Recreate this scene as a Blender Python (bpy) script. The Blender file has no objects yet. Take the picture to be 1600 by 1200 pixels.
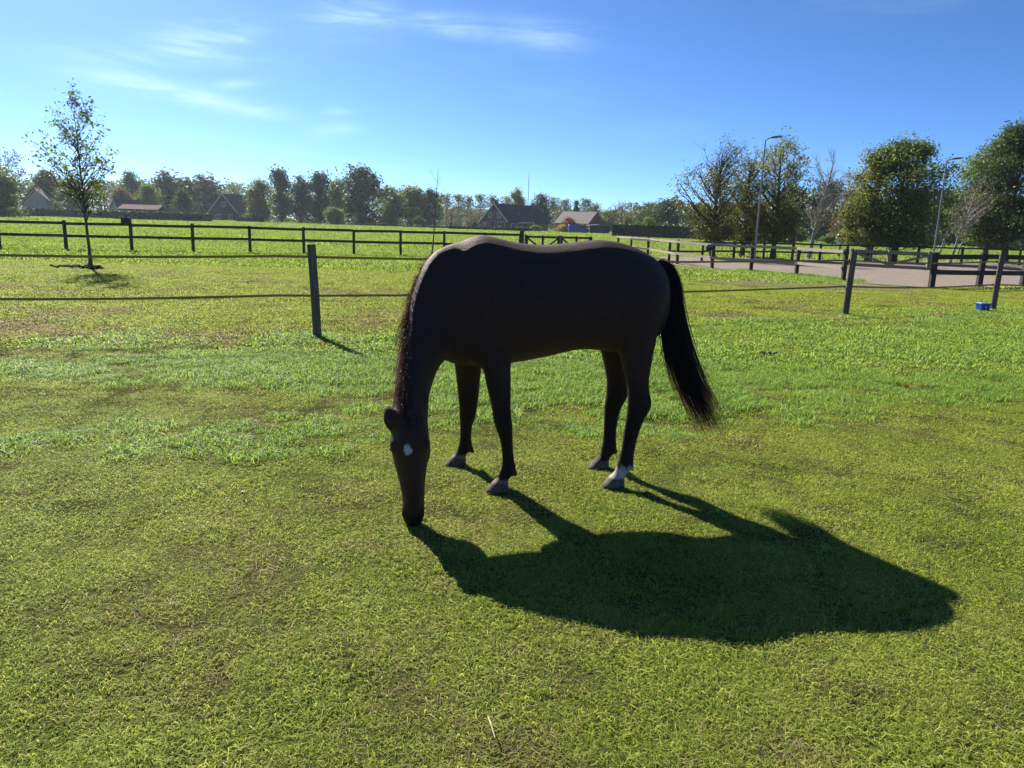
import bpy, math, random
import numpy as np
from mathutils import Vector

rng = np.random.default_rng(7)
random.seed(7)
scene = bpy.context.scene
COL = scene.collection

# ------------------------------------------------------------------ camera
FPX, CAMH = 1180.0, 1.68
PITCH, ROLL = math.atan(250 / FPX), math.atan(0.03)
Fv = np.array([0, math.cos(PITCH), -math.sin(PITCH)])
R0 = np.array([1.0, 0, 0]); U0 = np.cross(R0, Fv)
Rv = R0 * math.cos(ROLL) + U0 * math.sin(ROLL)
Uv = -R0 * math.sin(ROLL) + U0 * math.cos(ROLL)
CAM = np.array([0, 0, CAMH])
cd = bpy.data.cameras.new("camera"); cam = bpy.data.objects.new("camera", cd); COL.objects.link(cam)
from mathutils import Matrix
cam.matrix_world = Matrix(((Rv[0], Uv[0], -Fv[0], 0), (Rv[1], Uv[1], -Fv[1], 0), (Rv[2], Uv[2], -Fv[2], CAMH), (0, 0, 0, 1)))
cd.sensor_fit = 'HORIZONTAL'; cd.sensor_width = 36; cd.lens = 36 * FPX / 1600
cd.clip_start = 0.05; cd.clip_end = 20000
scene.camera = cam

def ray(px, py): return Fv + Rv * (px - 800) / FPX + Uv * (600 - py) / FPX
def G(px, py, z=0.0):                       # the ground point seen at a place in the photograph
    d = ray(px, py); return CAM + d * ((z - CAMH) / d[2])
def at(px, py, Y):                          # the point seen there at depth Y
    d = ray(px, py); return CAM + d * (Y / d[1])
def D(px, Y):                               # ground point in direction px at depth Y
    p = at(px, 350 + .03 * (px - 800), Y); p[2] = 0; return p
def topz(px, py, Y): return float(at(px, py, Y)[2])

# ------------------------------------------------------------------ world, sun, exposure
SUN_AZ, SUN_EL = math.radians(33.2), math.radians(35.0)     # azimuth to the left of the view direction
w = bpy.data.worlds.new("World"); scene.world = w; w.use_nodes = True
nt = w.node_tree; nt.nodes.clear()
def N(t, ty, **k):
    n = t.nodes.new(ty)
    for a, v in k.items(): setattr(n, a, v)
    return n
def L(t, a, b): t.links.new(a, b)
def setin(n, **k):
    for a, v in k.items(): n.inputs[a].default_value = v
def math_(t, op, a, b=None, c=None, clamp=False):
    n = N(t, 'ShaderNodeMath', operation=op, use_clamp=clamp)
    for i, v in enumerate((a, b, c)):
        if v is None: continue
        if isinstance(v, (int, float)): n.inputs[i].default_value = v
        else: L(t, v, n.inputs[i])
    return n.outputs[0]
sky = N(nt, 'ShaderNodeTexSky', sky_type='NISHITA', sun_disc=False, sun_elevation=SUN_EL, sun_rotation=-SUN_AZ,
        altitude=0, air_density=0.45, dust_density=0.34, ozone_density=8.0)
tc = N(nt, 'ShaderNodeTexCoord'); sp = N(nt, 'ShaderNodeSeparateXYZ'); L(nt, tc.outputs['Generated'], sp.inputs[0])
X, Y, Z = sp.outputs
az = math_(nt, 'ARCTAN2', X, Y)
hyp = math_(nt, 'SQRT', math_(nt, 'ADD', math_(nt, 'MULTIPLY', X, X), math_(nt, 'MULTIPLY', Y, Y)))
el = math_(nt, 'ARCTAN2', Z, hyp)
def azel(px, py):
    d = ray(px, py); return math.atan2(d[0], d[1]), math.atan2(d[2], math.hypot(d[0], d[1]))
def noise(t, vec, scale, detail=4, rough=.6, dist=0.0):
    n = N(t, 'ShaderNodeTexNoise'); setin(n, Scale=scale, Detail=detail, Roughness=rough, Distortion=dist)
    if vec is not None: L(t, vec, n.inputs['Vector'])
    return n.outputs[0]
cmb = N(nt, 'ShaderNodeCombineXYZ')
L(nt, math_(nt, 'ADD', math_(nt, 'MULTIPLY', az, 4.0), math_(nt, 'MULTIPLY', el, 5.0)), cmb.inputs[0])
L(nt, math_(nt, 'MULTIPLY', el, 26.0), cmb.inputs[1])
streak = noise(nt, cmb.outputs[0], 1.6, 6, .62, 1.3)
cmb2 = N(nt, 'ShaderNodeCombineXYZ'); L(nt, math_(nt, 'MULTIPLY', az, 2.2), cmb2.inputs[0]); L(nt, math_(nt, 'MULTIPLY', el, 7.0), cmb2.inputs[1])
patch = noise(nt, cmb2.outputs[0], 1.3, 2, .5)
avec = N(nt, 'ShaderNodeCombineXYZ'); L(nt, az, avec.inputs[0]); L(nt, el, avec.inputs[1])
def band(x0, y0, x1, y1, wpx, amp):          # one wisp of cirrus between two directions of the sky
    a0, e0 = azel(x0, y0); a1, e1 = azel(x1, y1); n = N(nt, 'ShaderNodeMapping', vector_type='TEXTURE'); L(nt, avec.outputs[0], n.inputs[0])
    n.inputs['Location'].default_value = ((a0 + a1) / 2, (e0 + e1) / 2, 0); n.inputs['Rotation'].default_value = (0, 0, math.atan2(e1 - e0, a1 - a0))
    n.inputs['Scale'].default_value = (math.hypot(a1 - a0, e1 - e0) / 2, wpx / FPX, 1); q = N(nt, 'ShaderNodeVectorMath', operation='DOT_PRODUCT')
    L(nt, n.outputs[0], q.inputs[0]); L(nt, n.outputs[0], q.inputs[1])
    return math_(nt, 'MULTIPLY', math_(nt, 'POWER', .27, q.outputs['Value']), amp)
bands = [band(90, 82, 400, 92, 16, .75), band(210, 78, 405, 56, 26, .95), band(330, 48, 400, 66, 16, .8),
         band(90, 112, 330, 146, 17, .8), band(230, 138, 440, 180, 13, 1.0), band(320, 138, 410, 128, 9, .5),
         band(480, 34, 640, 26, 24, .8), band(600, 26, 800, 50, 17, .6), band(740, 46, 930, 64, 22, .5),
         band(480, 200, 570, 198, 13, .5), band(500, 178, 560, 172, 9, .4), band(0, 236, 120, 246, 26, .5)]
tot = bands[0]
for b_ in bands[1:]: tot = math_(nt, 'MAXIMUM', tot, b_)
mr = N(nt, 'ShaderNodeMapRange'); L(nt, streak, mr.inputs[0]); setin(mr, **{'From Min': .40, 'From Max': .68})
mp = N(nt, 'ShaderNodeMapRange'); L(nt, patch, mp.inputs[0]); setin(mp, **{'From Min': .52, 'From Max': .85, 'To Max': .30})
wis = math_(nt, 'MULTIPLY', math_(nt, 'MAXIMUM', tot, mp.outputs[0]), math_(nt, 'ADD', math_(nt, 'MULTIPLY', mr.outputs[0], .85), .15), clamp=True)
hz = math_(nt, 'MULTIPLY', el, 1 / .10, clamp=True)
wis = math_(nt, 'MULTIPLY', math_(nt, 'MULTIPLY', wis, hz), .75)
cm = N(nt, 'ShaderNodeMix', data_type='RGBA', blend_type='MIX'); L(nt, wis, cm.inputs[0]); L(nt, sky.outputs[0], cm.inputs[6])
cm.inputs[7].default_value = (8.0, 8.4, 8.6, 1)          # sunlit ice cloud, in the sky texture's own units
bg = N(nt, 'ShaderNodeBackground'); bg.inputs[1].default_value = 0.072
tn_ = N(nt, 'ShaderNodeMix', data_type='RGBA', blend_type='MULTIPLY'); tn_.inputs[0].default_value = 1; tn_.inputs[7].default_value = (.74, .99, 1.1, 1); L(nt, cm.outputs[2], tn_.inputs[6]); L(nt, tn_.outputs[2], bg.inputs[0])
wo = N(nt, 'ShaderNodeOutputWorld'); L(nt, bg.outputs[0], wo.inputs[0])
w.cycles.sampling_method = 'MANUAL'; w.cycles.sample_map_resolution = 128

sd = bpy.data.lights.new("sun", 'SUN'); sun = bpy.data.objects.new("sun", sd); COL.objects.link(sun)
sd.energy = 4.6; sd.angle = math.radians(.53); sd.color = (1, .95, .86)
ld = Vector((math.sin(SUN_AZ) * math.cos(SUN_EL), -math.cos(SUN_AZ) * math.cos(SUN_EL), -math.sin(SUN_EL)))
sun.rotation_euler = ld.to_track_quat('-Z', 'Y').to_euler()
scene.view_settings.view_transform = 'Standard'; scene.view_settings.look = 'None'
scene.view_settings.gamma = 1; scene.view_settings.exposure = 1.12
scene.render.engine = 'CYCLES'
scene.cycles.max_bounces = 5; scene.cycles.diffuse_bounces = 2; scene.cycles.glossy_bounces = 2
scene.cycles.transmission_bounces = 4; scene.cycles.transparent_max_bounces = 6; scene.cycles.volume_bounces = 1
scene.cycles.use_denoising = True; scene.cycles.caustics_reflective = False; scene.cycles.caustics_refractive = False

# ------------------------------------------------------------------ mesh helpers
class MB:
    """collects vertices and faces (quads or triangles), builds one mesh object"""
    def __init__(s): s.v = []; s.f = []; s.n = 0; s.q = []
    def add(s, v, f):
        v = np.asarray(v, float).reshape(-1, 3)
        s.f += [tuple(int(i) + s.n for i in q) for q in f]; s.v.append(v); s.n += len(v); return s
    def quads(s, v):                         # (n,4,3)
        v = np.asarray(v, float).reshape(-1, 3); s.q.append(np.arange(len(v)).reshape(-1, 4) + s.n); s.v.append(v); s.n += len(v); return s
    def box(s, lo, hi):
        x0, y0, z0 = lo; x1, y1, z1 = hi
        return s.add([(x0, y0, z0), (x1, y0, z0), (x1, y1, z0), (x0, y1, z0), (x0, y0, z1), (x1, y0, z1), (x1, y1, z1), (x0, y1, z1)],
                     [(0, 3, 2, 1), (4, 5, 6, 7), (0, 1, 5, 4), (1, 2, 6, 5), (2, 3, 7, 6), (3, 0, 4, 7)])
    def beam(s, a, b, wd, ht, up=(0, 0, 1)):  # squared timber from a to b
        a = np.array(a, float); b = np.array(b, float); d = (b - a) / np.linalg.norm(b - a); up = np.array(up, float)
        sd_ = np.cross(d, up); nn = np.linalg.norm(sd_); sd_ = sd_ / nn if nn > 1e-6 else np.array([1., 0, 0]); u = np.cross(sd_, d)
        o = [(-1, -1), (1, -1), (1, 1), (-1, 1)]
        vs = [p + sd_ * i * wd / 2 + u * j * ht / 2 for p in (a, b) for i, j in o]
        return s.add(vs, [(3, 2, 1, 0), (4, 5, 6, 7)] + [(i, (i + 1) % 4, 4 + (i + 1) % 4, 4 + i) for i in range(4)])
    def tube(s, pts, rad, k=6, caps=True):
        pts = np.asarray(pts, float); n = len(pts); rad = np.broadcast_to(np.asarray(rad, float), (n,))
        t = np.gradient(pts, axis=0); t /= np.linalg.norm(t, axis=1)[:, None] + 1e-9
        ref = np.array([0, 0, 1.0]) if abs(t[0][2]) < .9 else np.array([1.0, 0, 0]); vs = []
        a = np.arange(k) * 2 * math.pi / k
        for i in range(n):
            u = np.cross(t[i], ref); u /= np.linalg.norm(u) + 1e-9; v = np.cross(t[i], u)
            vs.append(pts[i] + rad[i] * (np.cos(a)[:, None] * u + np.sin(a)[:, None] * v))
        f = [(i * k + j, i * k + (j + 1) % k, (i + 1) * k + (j + 1) % k, (i + 1) * k + j) for i in range(n - 1) for j in range(k)]
        if caps: f += [tuple(range(k))[::-1], tuple((n - 1) * k + j for j in range(k))]
        return s.add(np.concatenate(vs), f)
    def rings(s, rs):                        # closed loft through rings of equal length
        k = len(rs[0]); n = len(rs)
        f = [(i * k + j, i * k + (j + 1) % k, (i + 1) * k + (j + 1) % k, (i + 1) * k + j) for i in range(n - 1) for j in range(k)]
        f += [tuple(range(k))[::-1], tuple((n - 1) * k + j for j in range(k))]
        return s.add(np.concatenate([np.asarray(r) for r in rs]), f)
    def mesh(s, name):
        me = bpy.data.meshes.new(name); v = np.concatenate(s.v)
        if s.q and not s.f:
            q = np.concatenate(s.q); me.vertices.add(len(v)); me.vertices.foreach_set('co', v.ravel())
            me.loops.add(q.size); me.loops.foreach_set('vertex_index', q.ravel().astype(np.int32))
            me.polygons.add(len(q)); me.polygons.foreach_set('loop_start', (np.arange(len(q)) * 4).astype(np.int32))
            me.update(calc_edges=True)
        else:
            fs = s.f + [tuple(map(int, r)) for q in s.q for r in q]
            me.from_pydata(v.tolist(), [], fs)
        me.validate(); return me
    def build(s, name, mat, parent=None, smooth=False):
        return link(name, s.mesh(name), mat, parent, smooth)
def link(name, me, mat, parent=None, smooth=False):
    o = bpy.data.objects.new(name, me); COL.objects.link(o)
    if mat is not None and len(me.materials) == 0: me.materials.append(mat)
    if smooth: me.polygons.foreach_set('use_smooth', [True] * len(me.polygons))
    if parent is not None: o.parent = parent
    return o
def tag(o, label, cat, group=None):
    o['label'] = label; o['category'] = cat
    if group: o['group'] = group
    return o
def thing(name, label, cat, loc=(0, 0, 0), rz=0.0, group=None):
    o = bpy.data.objects.new(name, None); COL.objects.link(o); o.location = Vector(loc); o.rotation_euler = (0, 0, rz); o.empty_display_size = .2
    return tag(o, label, cat, group)
def struct(o, kind='structure'): o['kind'] = kind; return o

# value noise in numpy, used for relief and for where which grass grows
_tab = np.random.default_rng(3).random((256, 256))
def vnoise(x, y, sc):
    x = np.asarray(x) / sc + 40.3; y = np.asarray(y) / sc + 17.9
    xi = np.floor(x).astype(int); yi = np.floor(y).astype(int); fx = x - xi; fy = y - yi
    fx = fx * fx * (3 - 2 * fx); fy = fy * fy * (3 - 2 * fy)
    g = lambda i, j: _tab[i % 256, j % 256]
    return (g(xi, yi) * (1 - fx) + g(xi + 1, yi) * fx) * (1 - fy) + (g(xi, yi + 1) * (1 - fx) + g(xi + 1, yi + 1) * fx) * fy
def lushmap(x, y):                           # 0 short grazed turf .. 1 long lush grass: a belt along the tape fence
    yl = 10.9 + .53 * (np.asarray(x) + 2.85)           # the tape fence
    d = yl - np.asarray(y) + (vnoise(x, y, 1.7) - .5) * 3.0 + (vnoise(x, y, .5) - .5) * .8
    up = np.clip((d + .2) / 1.6, 0, 1); wd = 6.0 + .45 * np.clip(np.asarray(x), -6, 6)
    dn = np.clip((wd - d) / 2.6, 0, 1); pat = np.clip((vnoise(x + 30, y, .9) * .6 + vnoise(x, y + 30, .35) * .4 - .28) / .3, 0, 1)
    return up * dn * (.35 + .65 * pat)
def hgt(x, y):
    x = np.asarray(x, float); y = np.asarray(y, float)
    h = (vnoise(x, y, .45) - .5) * .022 + (vnoise(x, y, .16) - .5) * .02
    h = h + lushmap(x, y) * ((vnoise(x, y, .3) - .5) * .06)
    fade = np.clip((26 - y) / 10, 0, 1) * np.clip((18 - np.abs(x)) / 5, 0, 1)
    return h * fade - .012

# ------------------------------------------------------------------ materials
def mat(name):
    m = bpy.data.materials.new(name); m.use_nodes = True; m.node_tree.nodes.clear(); return m, m.node_tree
def out(t, sh): o = N(t, 'ShaderNodeOutputMaterial'); L(t, sh, o.inputs[0]); return o
def ramp(t, fac, stops):
    r = N(t, 'ShaderNodeValToRGB'); L(t, fac, r.inputs[0]); cr = r.color_ramp
    while len(cr.elements) < len(stops): cr.elements.new(.5)
    for e, (p, c) in zip(cr.elements, stops): e.position = p; e.color = (*c, 1)
    return r.outputs[0]
def mixc(t, fac, a, b, mode='MIX'):
    n = N(t, 'ShaderNodeMix', data_type='RGBA', blend_type=mode)
    for i, v in ((0, fac), (6, a), (7, b)):
        if isinstance(v, (int, float)): n.inputs[i].default_value = v
        elif isinstance(v, tuple): n.inputs[i].default_value = (*v, 1)
        else: L(t, v, n.inputs[i])
    return n.outputs[2]
def simple(name, c1, c2, scale=8, rough=.75, bump=.3, stretch=(1, 1, 1), spec=.3, metal=0.0, bscale=None):
    m, t = mat(name); g = N(t, 'ShaderNodeTexCoord'); mp_ = N(t, 'ShaderNodeMapping'); mp_.inputs['Scale'].default_value = stretch
    L(t, g.outputs['Object'], mp_.inputs[0]); n = noise(t, mp_.outputs[0], scale, 6, .65)
    c = ramp(t, n, [(.3, c1), (.72, c2)])
    p = N(t, 'ShaderNodeBsdfPrincipled'); L(t, c, p.inputs['Base Color']); setin(p, Roughness=rough, Metallic=metal, **{'Specular IOR Level': spec})
    if bump:
        b = N(t, 'ShaderNodeBump'); setin(b, Strength=bump, Distance=.02); L(t, noise(t, mp_.outputs[0], bscale or scale * 3, 5, .7), b.inputs['Height']); L(t, b.outputs[0], p.inputs['Normal'])
    out(t, p.outputs[0]); return m
def leafmat(name, cols, trans=.4, rough=.55, posscale=.6, spec=.25):
    """leaf or blade: diffuse, lets light through; colour differs from leaf to leaf and from patch to patch"""
    m, t = mat(name); a = N(t, 'ShaderNodeAttribute', attribute_name='tint'); g = N(t, 'ShaderNodeNewGeometry')
    n = noise(t, g.outputs['Position'], posscale, 3, .6)
    fac = math_(t, 'ADD', math_(t, 'MULTIPLY', a.outputs['Fac'], .6), math_(t, 'MULTIPLY', n, .5))
    c = ramp(t, fac, cols)
    p = N(t, 'ShaderNodeBsdfPrincipled'); L(t, c, p.inputs['Base Color']); setin(p, Roughness=rough, **{'Specular IOR Level': spec})
    tr = N(t, 'ShaderNodeBsdfTranslucent'); L(t, mixc(t, 1.0, c, (1.2, 1.2, .7), 'MULTIPLY'), tr.inputs[0])
    mx = N(t, 'ShaderNodeMixShader'); mx.inputs[0].default_value = trans; L(t, p.outputs[0], mx.inputs[1]); L(t, tr.outputs[0], mx.inputs[2])
    out(t, mx.outputs[0]); return m
def tint(me, per_face_verts, lo=0.0, hi=1.0, vals=None):
    n = len(me.vertices); k = n // per_face_verts
    v = rng.uniform(lo, hi, k) if vals is None else vals
    a = me.attributes.new('tint', 'FLOAT', 'POINT'); a.data.foreach_set('value', np.repeat(v, per_face_verts)[:n].astype(np.float32))

M = {}
M['wood_dark'] = simple('dark stained timber', (.028, .022, .017), (.07, .054, .04), 14, .8, .5, (1, 1, .15))
M['wood_grey'] = simple('weathered grey timber', (.16, .13, .11), (.30, .25, .21), 12, .85, .5, (.15, .15, 1))
M['wood_post'] = simple('old round post wood', (.075, .056, .044), (.19, .145, .112), 18, .85, .8, (1, 1, .12))
M['rail_pale'] = simple('pale weathered rail', (.26, .21, .17), (.44, .36, .29), 10, .85, .4, (.2, .2, 1))
M['tape'] = leafmat('fence tape', [(.2, (.19, .175, .10)), (.8, (.25, .225, .13))], .45, .7, 3.0, .1)
M['black'] = simple('black plastic', (.012, .012, .013), (.02, .02, .022), 20, .5, .1)
M['grey_box'] = simple('grey plastic', (.09, .095, .11), (.13, .135, .15), 6, .55, .1)
M['steel'] = simple('galvanised steel', (.20, .21, .22), (.30, .31, .32), 20, .6, .1, metal=.2)
M['bark'] = simple('bark', (.045, .038, .03), (.13, .11, .085), 9, .9, .8, (1, 1, .25))
M['bark_far'] = simple('far bark', (.04, .035, .03), (.09, .075, .06), 2, .9, 0)
M['bark_birch'] = simple('birch bark', (.14, .12, .10), (.52, .48, .42), 7, .8, .4, (.4, .4, 1.4))
M['soil'] = simple('soil', (.018, .013, .009), (.06, .045, .03), 14, .95, .9)

# ------------------------------------------------------------------ ground sheet
def axis(lo, hi, step, far, grow=1.22):
    a = list(np.arange(lo, hi + 1e-6, step)); s_ = step; x = hi
    while x < far: s_ *= grow; x += s_; a.append(x)
    s_ = step; x = lo; b = []
    while x > -far: s_ *= grow; x -= s_; b.append(x)
    return np.array(b[::-1] + a)
gx = axis(-9, 11, .075, 1400); gy = axis(1.2, 19, .075, 1500)
gy = gy[gy > -300]
GX, GY = np.meshgrid(gx, gy); GZ = hgt(GX, GY)
me = bpy.data.meshes.new('meadow_ground'); nv = GX.size
me.vertices.add(nv); me.vertices.foreach_set('co', np.stack([GX, GY, GZ], -1).ravel())
ii = (np.arange(len(gy) - 1)[:, None] * len(gx) + np.arange(len(gx) - 1)[None]).ravel()
q = np.stack([ii, ii + 1, ii + len(gx) + 1, ii + len(gx)], 1)
me.loops.add(q.size); me.loops.foreach_set('vertex_index', q.ravel().astype(np.int32)); me.polygons.add(len(q))
me.polygons.foreach_set('loop_start', (np.arange(len(q)) * 4).astype(np.int32)); me.update(calc_edges=True)
m, t = mat('turf'); g = N(t, 'ShaderNodeNewGeometry')
n1 = noise(t, g.outputs['Position'], .35, 6, .65); n2 = noise(t, g.outputs['Position'], 5.0, 5, .7); n3 = noise(t, g.outputs['Position'], 34, 3, .6)
c = ramp(t, n1, [(.36, (.06, .07, .02)), (.5, (.085, .095, .028)), (.66, (.10, .10, .035))])
spg = N(t, 'ShaderNodeSeparateXYZ'); L(t, g.outputs['Position'], spg.inputs[0]); far_ = N(t, 'ShaderNodeMapRange'); L(t, spg.outputs[1], far_.inputs[0]); setin(far_, **{'From Min': 24.0, 'From Max': 60.0})
c = mixc(t, far_.outputs[0], c, ramp(t, n1, [(.36, (.10, .17, .03)), (.5, (.13, .20, .04)), (.66, (.17, .21, .05))]))
c = mixc(t, math_(t, 'MULTIPLY', math_(t, 'SUBTRACT', n2, .46, clamp=True), 4.0, clamp=True), c, (.065, .06, .026))
c = mixc(t, math_(t, 'MULTIPLY', n3, .5), c, (.03, .03, .012))
p = N(t, 'ShaderNodeBsdfPrincipled'); L(t, c, p.inputs['Base Color']); setin(p, Roughness=1.0, **{'Specular IOR Level': .0})
b = N(t, 'ShaderNodeBump'); setin(b, Strength=.9, Distance=.03); L(t, n3, b.inputs['Height']); L(t, b.outputs[0], p.inputs['Normal']); out(t, p.outputs[0])
struct(link('ground', me, m, smooth=True))

def sheet(name, pts, z, mt, sub=0):
    o = MB().add([(p_[0], p_[1], z) for p_ in pts], [tuple(range(len(pts)))]).build(name, mt); return struct(o)
# riding arena of sand, farm track, worn earth, rough field beyond the fence
m, t = mat('sand'); g = N(t, 'ShaderNodeNewGeometry'); n1 = noise(t, g.outputs['Position'], 1.2, 6, .7); n2 = noise(t, g.outputs['Position'], 9, 4, .7)
c = ramp(t, n1, [(.3, (.29, .235, .18)), (.7, (.42, .35, .275))]); c = mixc(t, math_(t, 'MULTIPLY', n2, .5), c, (.16, .12, .095))
p = N(t, 'ShaderNodeBsdfPrincipled'); L(t, c, p.inputs['Base Color']); setin(p, Roughness=.95, **{'Specular IOR Level': .1})
b = N(t, 'ShaderNodeBump'); setin(b, Strength=1.0, Distance=.12); L(t, n2, b.inputs['Height']); L(t, b.outputs[0], p.inputs['Normal']); out(t, p.outputs[0]); M['sand'] = m
m2, t = mat('worn earth'); g = N(t, 'ShaderNodeNewGeometry'); n1 = noise(t, g.outputs['Position'], 2.2, 6, .75); n2 = noise(t, g.outputs['Position'], 9, 4, .7)
c = ramp(t, n1, [(.36, (.11, .085, .055)), (.5, (.15, .12, .08)), (.62, (.12, .15, .04))]); c = mixc(t, math_(t, 'MULTIPLY', n2, .5), c, (.07, .055, .035))
p = N(t, 'ShaderNodeBsdfPrincipled'); L(t, c, p.inputs['Base Color']); setin(p, Roughness=.95, **{'Specular IOR Level': .1}); out(t, p.outputs[0]); M['earth'] = m2
ARENA = [G(1012, 400), G(1045, 413), G(1110, 421), G(1240, 433), G(1318, 445), G(1450, 449), G(1640, 450), G(1900, 452), G(1900, 418), G(1600, 411), G(1420, 407), G(1240, 405), G(1110, 402)]
sheet('riding_arena', ARENA, .004, M['sand'])
sheet('worn_patch', [G(1085, 439), G(1140, 433), G(1230, 436), G(1316, 441), G(1420, 449), G(1430, 455), G(1330, 453), G(1230, 449), G(1150, 446)], .003, M['earth'])
sheet('worn_patch', [G(1410, 493), G(1470, 488), G(1540, 490), G(1600, 486), G(1640, 492), G(1560, 498), G(1470, 500)], .003, M['earth'])
M['path'] = simple('dusty track', (.30, .27, .24), (.46, .43, .39), 3, .95, .3)
M['field'] = simple('rough crop field', (.10, .16, .03), (.20, .25, .055), .9, .95, .6, spec=.1, bscale=3)
sheet('farm_track', [G(-400, 379), G(0, 382), G(210, 386), G(420, 390.5), G(420, 388.5), G(210, 382.5), G(0, 378.5), G(-400, 372)], .004, M['path'])

# ------------------------------------------------------------------ the horse (local x forward, y its left, z up)
YAW = math.radians(13); TURN = YAW - math.atan2(.09, .9)      # the head is carried turned a little against the trunk
def turn(v):
    v = np.array(v, float); x, y = v[..., 0].copy(), v[..., 1].copy(); v[..., 0] = x * math.cos(TURN) + y * math.sin(TURN); v[..., 1] = -x * math.sin(TURN) + y * math.cos(TURN); return v
horse = thing('horse', 'dark bay horse with a small white star, grazing in the paddock', 'horse', (.2, 4.9, 0), math.pi + YAW)
KA = 28
ang = np.arange(KA) * 2 * math.pi / KA
hb = MB()
def interp_rows(rows, n):                    # smooth (Catmull-Rom) resampling of section tables
    r = np.array(rows, float); k = len(r); tt = np.linspace(0, k - 1, n); o = []
    for q_ in tt:
        i = min(int(q_), k - 2); f_ = q_ - i
        p0, p1, p2, p3 = r[max(i - 1, 0)], r[i], r[i + 1], r[min(i + 2, k - 1)]
        o.append(.5 * ((2 * p1) + (-p0 + p2) * f_ + (2 * p0 - 5 * p1 + 4 * p2 - p3) * f_ ** 2 + (-p0 + 3 * p1 - 3 * p2 + p3) * f_ ** 3))
    return np.array(o)
# trunk: x, top, bottom, half width, narrowing towards the top
trunk = [(-0.848, 1.292, 1.117, 0.040, 0.10), (-0.816, 1.394, 1.006, 0.120, 0.12), (-0.736, 1.483, 0.936, 0.195, 0.15), (-0.619, 1.545, 0.877, 0.245, 0.18), (-0.492, 1.582, 0.859, 0.270, 0.20), (-0.355, 1.597, 0.877, 0.275, 0.22), (-0.220, 1.584, 0.880, 0.275, 0.20), (-0.095, 1.567, 0.858, 0.285, 0.18), (0.059, 1.557, 0.826, 0.300, 0.18), (0.212, 1.569, 0.800, 0.300, 0.22), (0.344, 1.597, 0.788, 0.275, 0.34), (0.434, 1.609, 0.781, 0.250, 0.42), (0.534, 1.579, 0.783, 0.235, 0.38), (0.614, 1.503, 0.800, 0.220, 0.25), (0.693, 1.385, 0.841, 0.185, 0.15), (0.748, 1.268, 0.906, 0.125, 0.10), (0.777, 1.170, 0.985, 0.050, 0.10)]
rs = []
for x, zt, zb, hw, tp in interp_rows(trunk, 60):
    ct, st = np.cos(ang), np.sin(ang); zc = zb + (zt - zb) * .46
    z = np.where(ct > 0, zc + (zt - zc) * ct, zc + (zc - zb) * ct)
    yy = hw * np.sign(st) * np.abs(st) ** .86 * (1 - tp * np.maximum(0, ct) ** 6)
    rs.append(np.stack([np.full(KA, x), yy, z], 1))
hb.rings(rs)
# neck: centre, half depth (crest to throat), half breadth
neck = [(.43, 0, 1.21, .37, .20), (.585, .0, 1.205, .345, .18), (.71, .09, 1.11, .285, .15), (.809, .219, .975, .235, .125), (.868, .363, .845, .20, .108), (.904, .489, .735, .17, .10), (.922, .588, .645, .15, .10), (.93, .647, .575, .13, .098)]
nk = interp_rows(neck, 26); rs = []; tg = np.gradient(nk[:, :3], axis=0)
for r, tv in zip(nk, tg):
    tv = tv / np.linalg.norm(tv); lat = np.cross(tv, (0, 0, 1.0)); lat /= np.linalg.norm(lat); dv = np.cross(lat, tv)
    ct, st = np.cos(ang), np.sin(ang)
    rs.append(r[:3] + np.outer(ct * r[3], dv) + np.outer(np.sign(st) * np.abs(st) ** .9 * r[4] * (1 - .3 * np.maximum(0, ct)), lat))
hb.rings(rs)
# head, hanging: z, x centre, half width, front y, back y
head = [(.705, .838, .05, .77, .66), (.69, .838, .072, .80, .62), (.64, .84, .088, .855, .57), (.57, .842, .10, .885, .55), (.50, .842, .107, .895, .535), (.445, .841, .112, .892, .53), (.40, .838, .105, .887, .535),
        (.35, .836, .096, .883, .55), (.30, .832, .085, .879, .58), (.24, .827, .073, .874, .63), (.18, .822, .066, .869, .675), (.125, .82, .063, .864, .695), (.08, .82, .063, .858, .70), (.045, .82, .062, .852, .705), (.015, .82, .055, .842, .715), (-.008, .82, .04, .825, .735), (-.02, .82, .02, .80, .76)]
rs = []
for z, xc, hw, yf, yb in interp_rows(head, 44):
    ct, st = np.cos(ang), np.sin(ang); yc = (yf + yb) / 2; dy = (yf - yb) / 2
    wide = 1 - .22 * np.maximum(0, ct) ** 2 - .25 * np.maximum(0, -ct) ** 1.5
    rs.append(turn(np.stack([xc + hw * np.sign(st) * np.abs(st) ** .75 * wide, yc + dy * np.sign(ct) * np.abs(ct) ** .8, np.full(KA, z)], 1)))
hb.rings(rs)
def blob(c, r, k=10):
    c = turn(c); rr = []
    for i in range(k + 1):
        th = math.pi * i / k; s_ = max(math.sin(th), .02)
        rr.append(c + np.stack([r[0] * s_ * np.cos(ang), r[1] * s_ * np.sin(ang), np.full(KA, r[2] * math.cos(th))], 1))
    hb.rings(rr)
for sx in (-1, 1):                                            # brow, cheek, nostril swelling
    blob((.84 + sx * .088, .81, .475), (.025, .05, .04)); blob((.838 + sx * .075, .64, .40), (.035, .10, .10)); blob((.82 + sx * .044, .825, .085), (.023, .038, .05))
def ear(base, tip, wid, bend):
    base, tip, bend = map(turn, (base, tip, bend)); n = 12; rr = []; ax = (tip - base); ax = ax / np.linalg.norm(ax); s1 = np.cross(ax, bend); s1 /= np.linalg.norm(s1); s2 = np.cross(s1, ax)
    for i in range(n + 1):
        q_ = i / n; wd = wid * max(math.sin(math.pi * min(.12 + q_ * .86, 1)) ** .75, .08)
        rr.append(base + (tip - base) * q_ + np.outer(np.cos(ang) * wd, s1) + np.outer(np.sin(ang) * wd * .62, s2) + bend * .03 * math.sin(math.pi * q_))
    hb.rings(rr)
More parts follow.
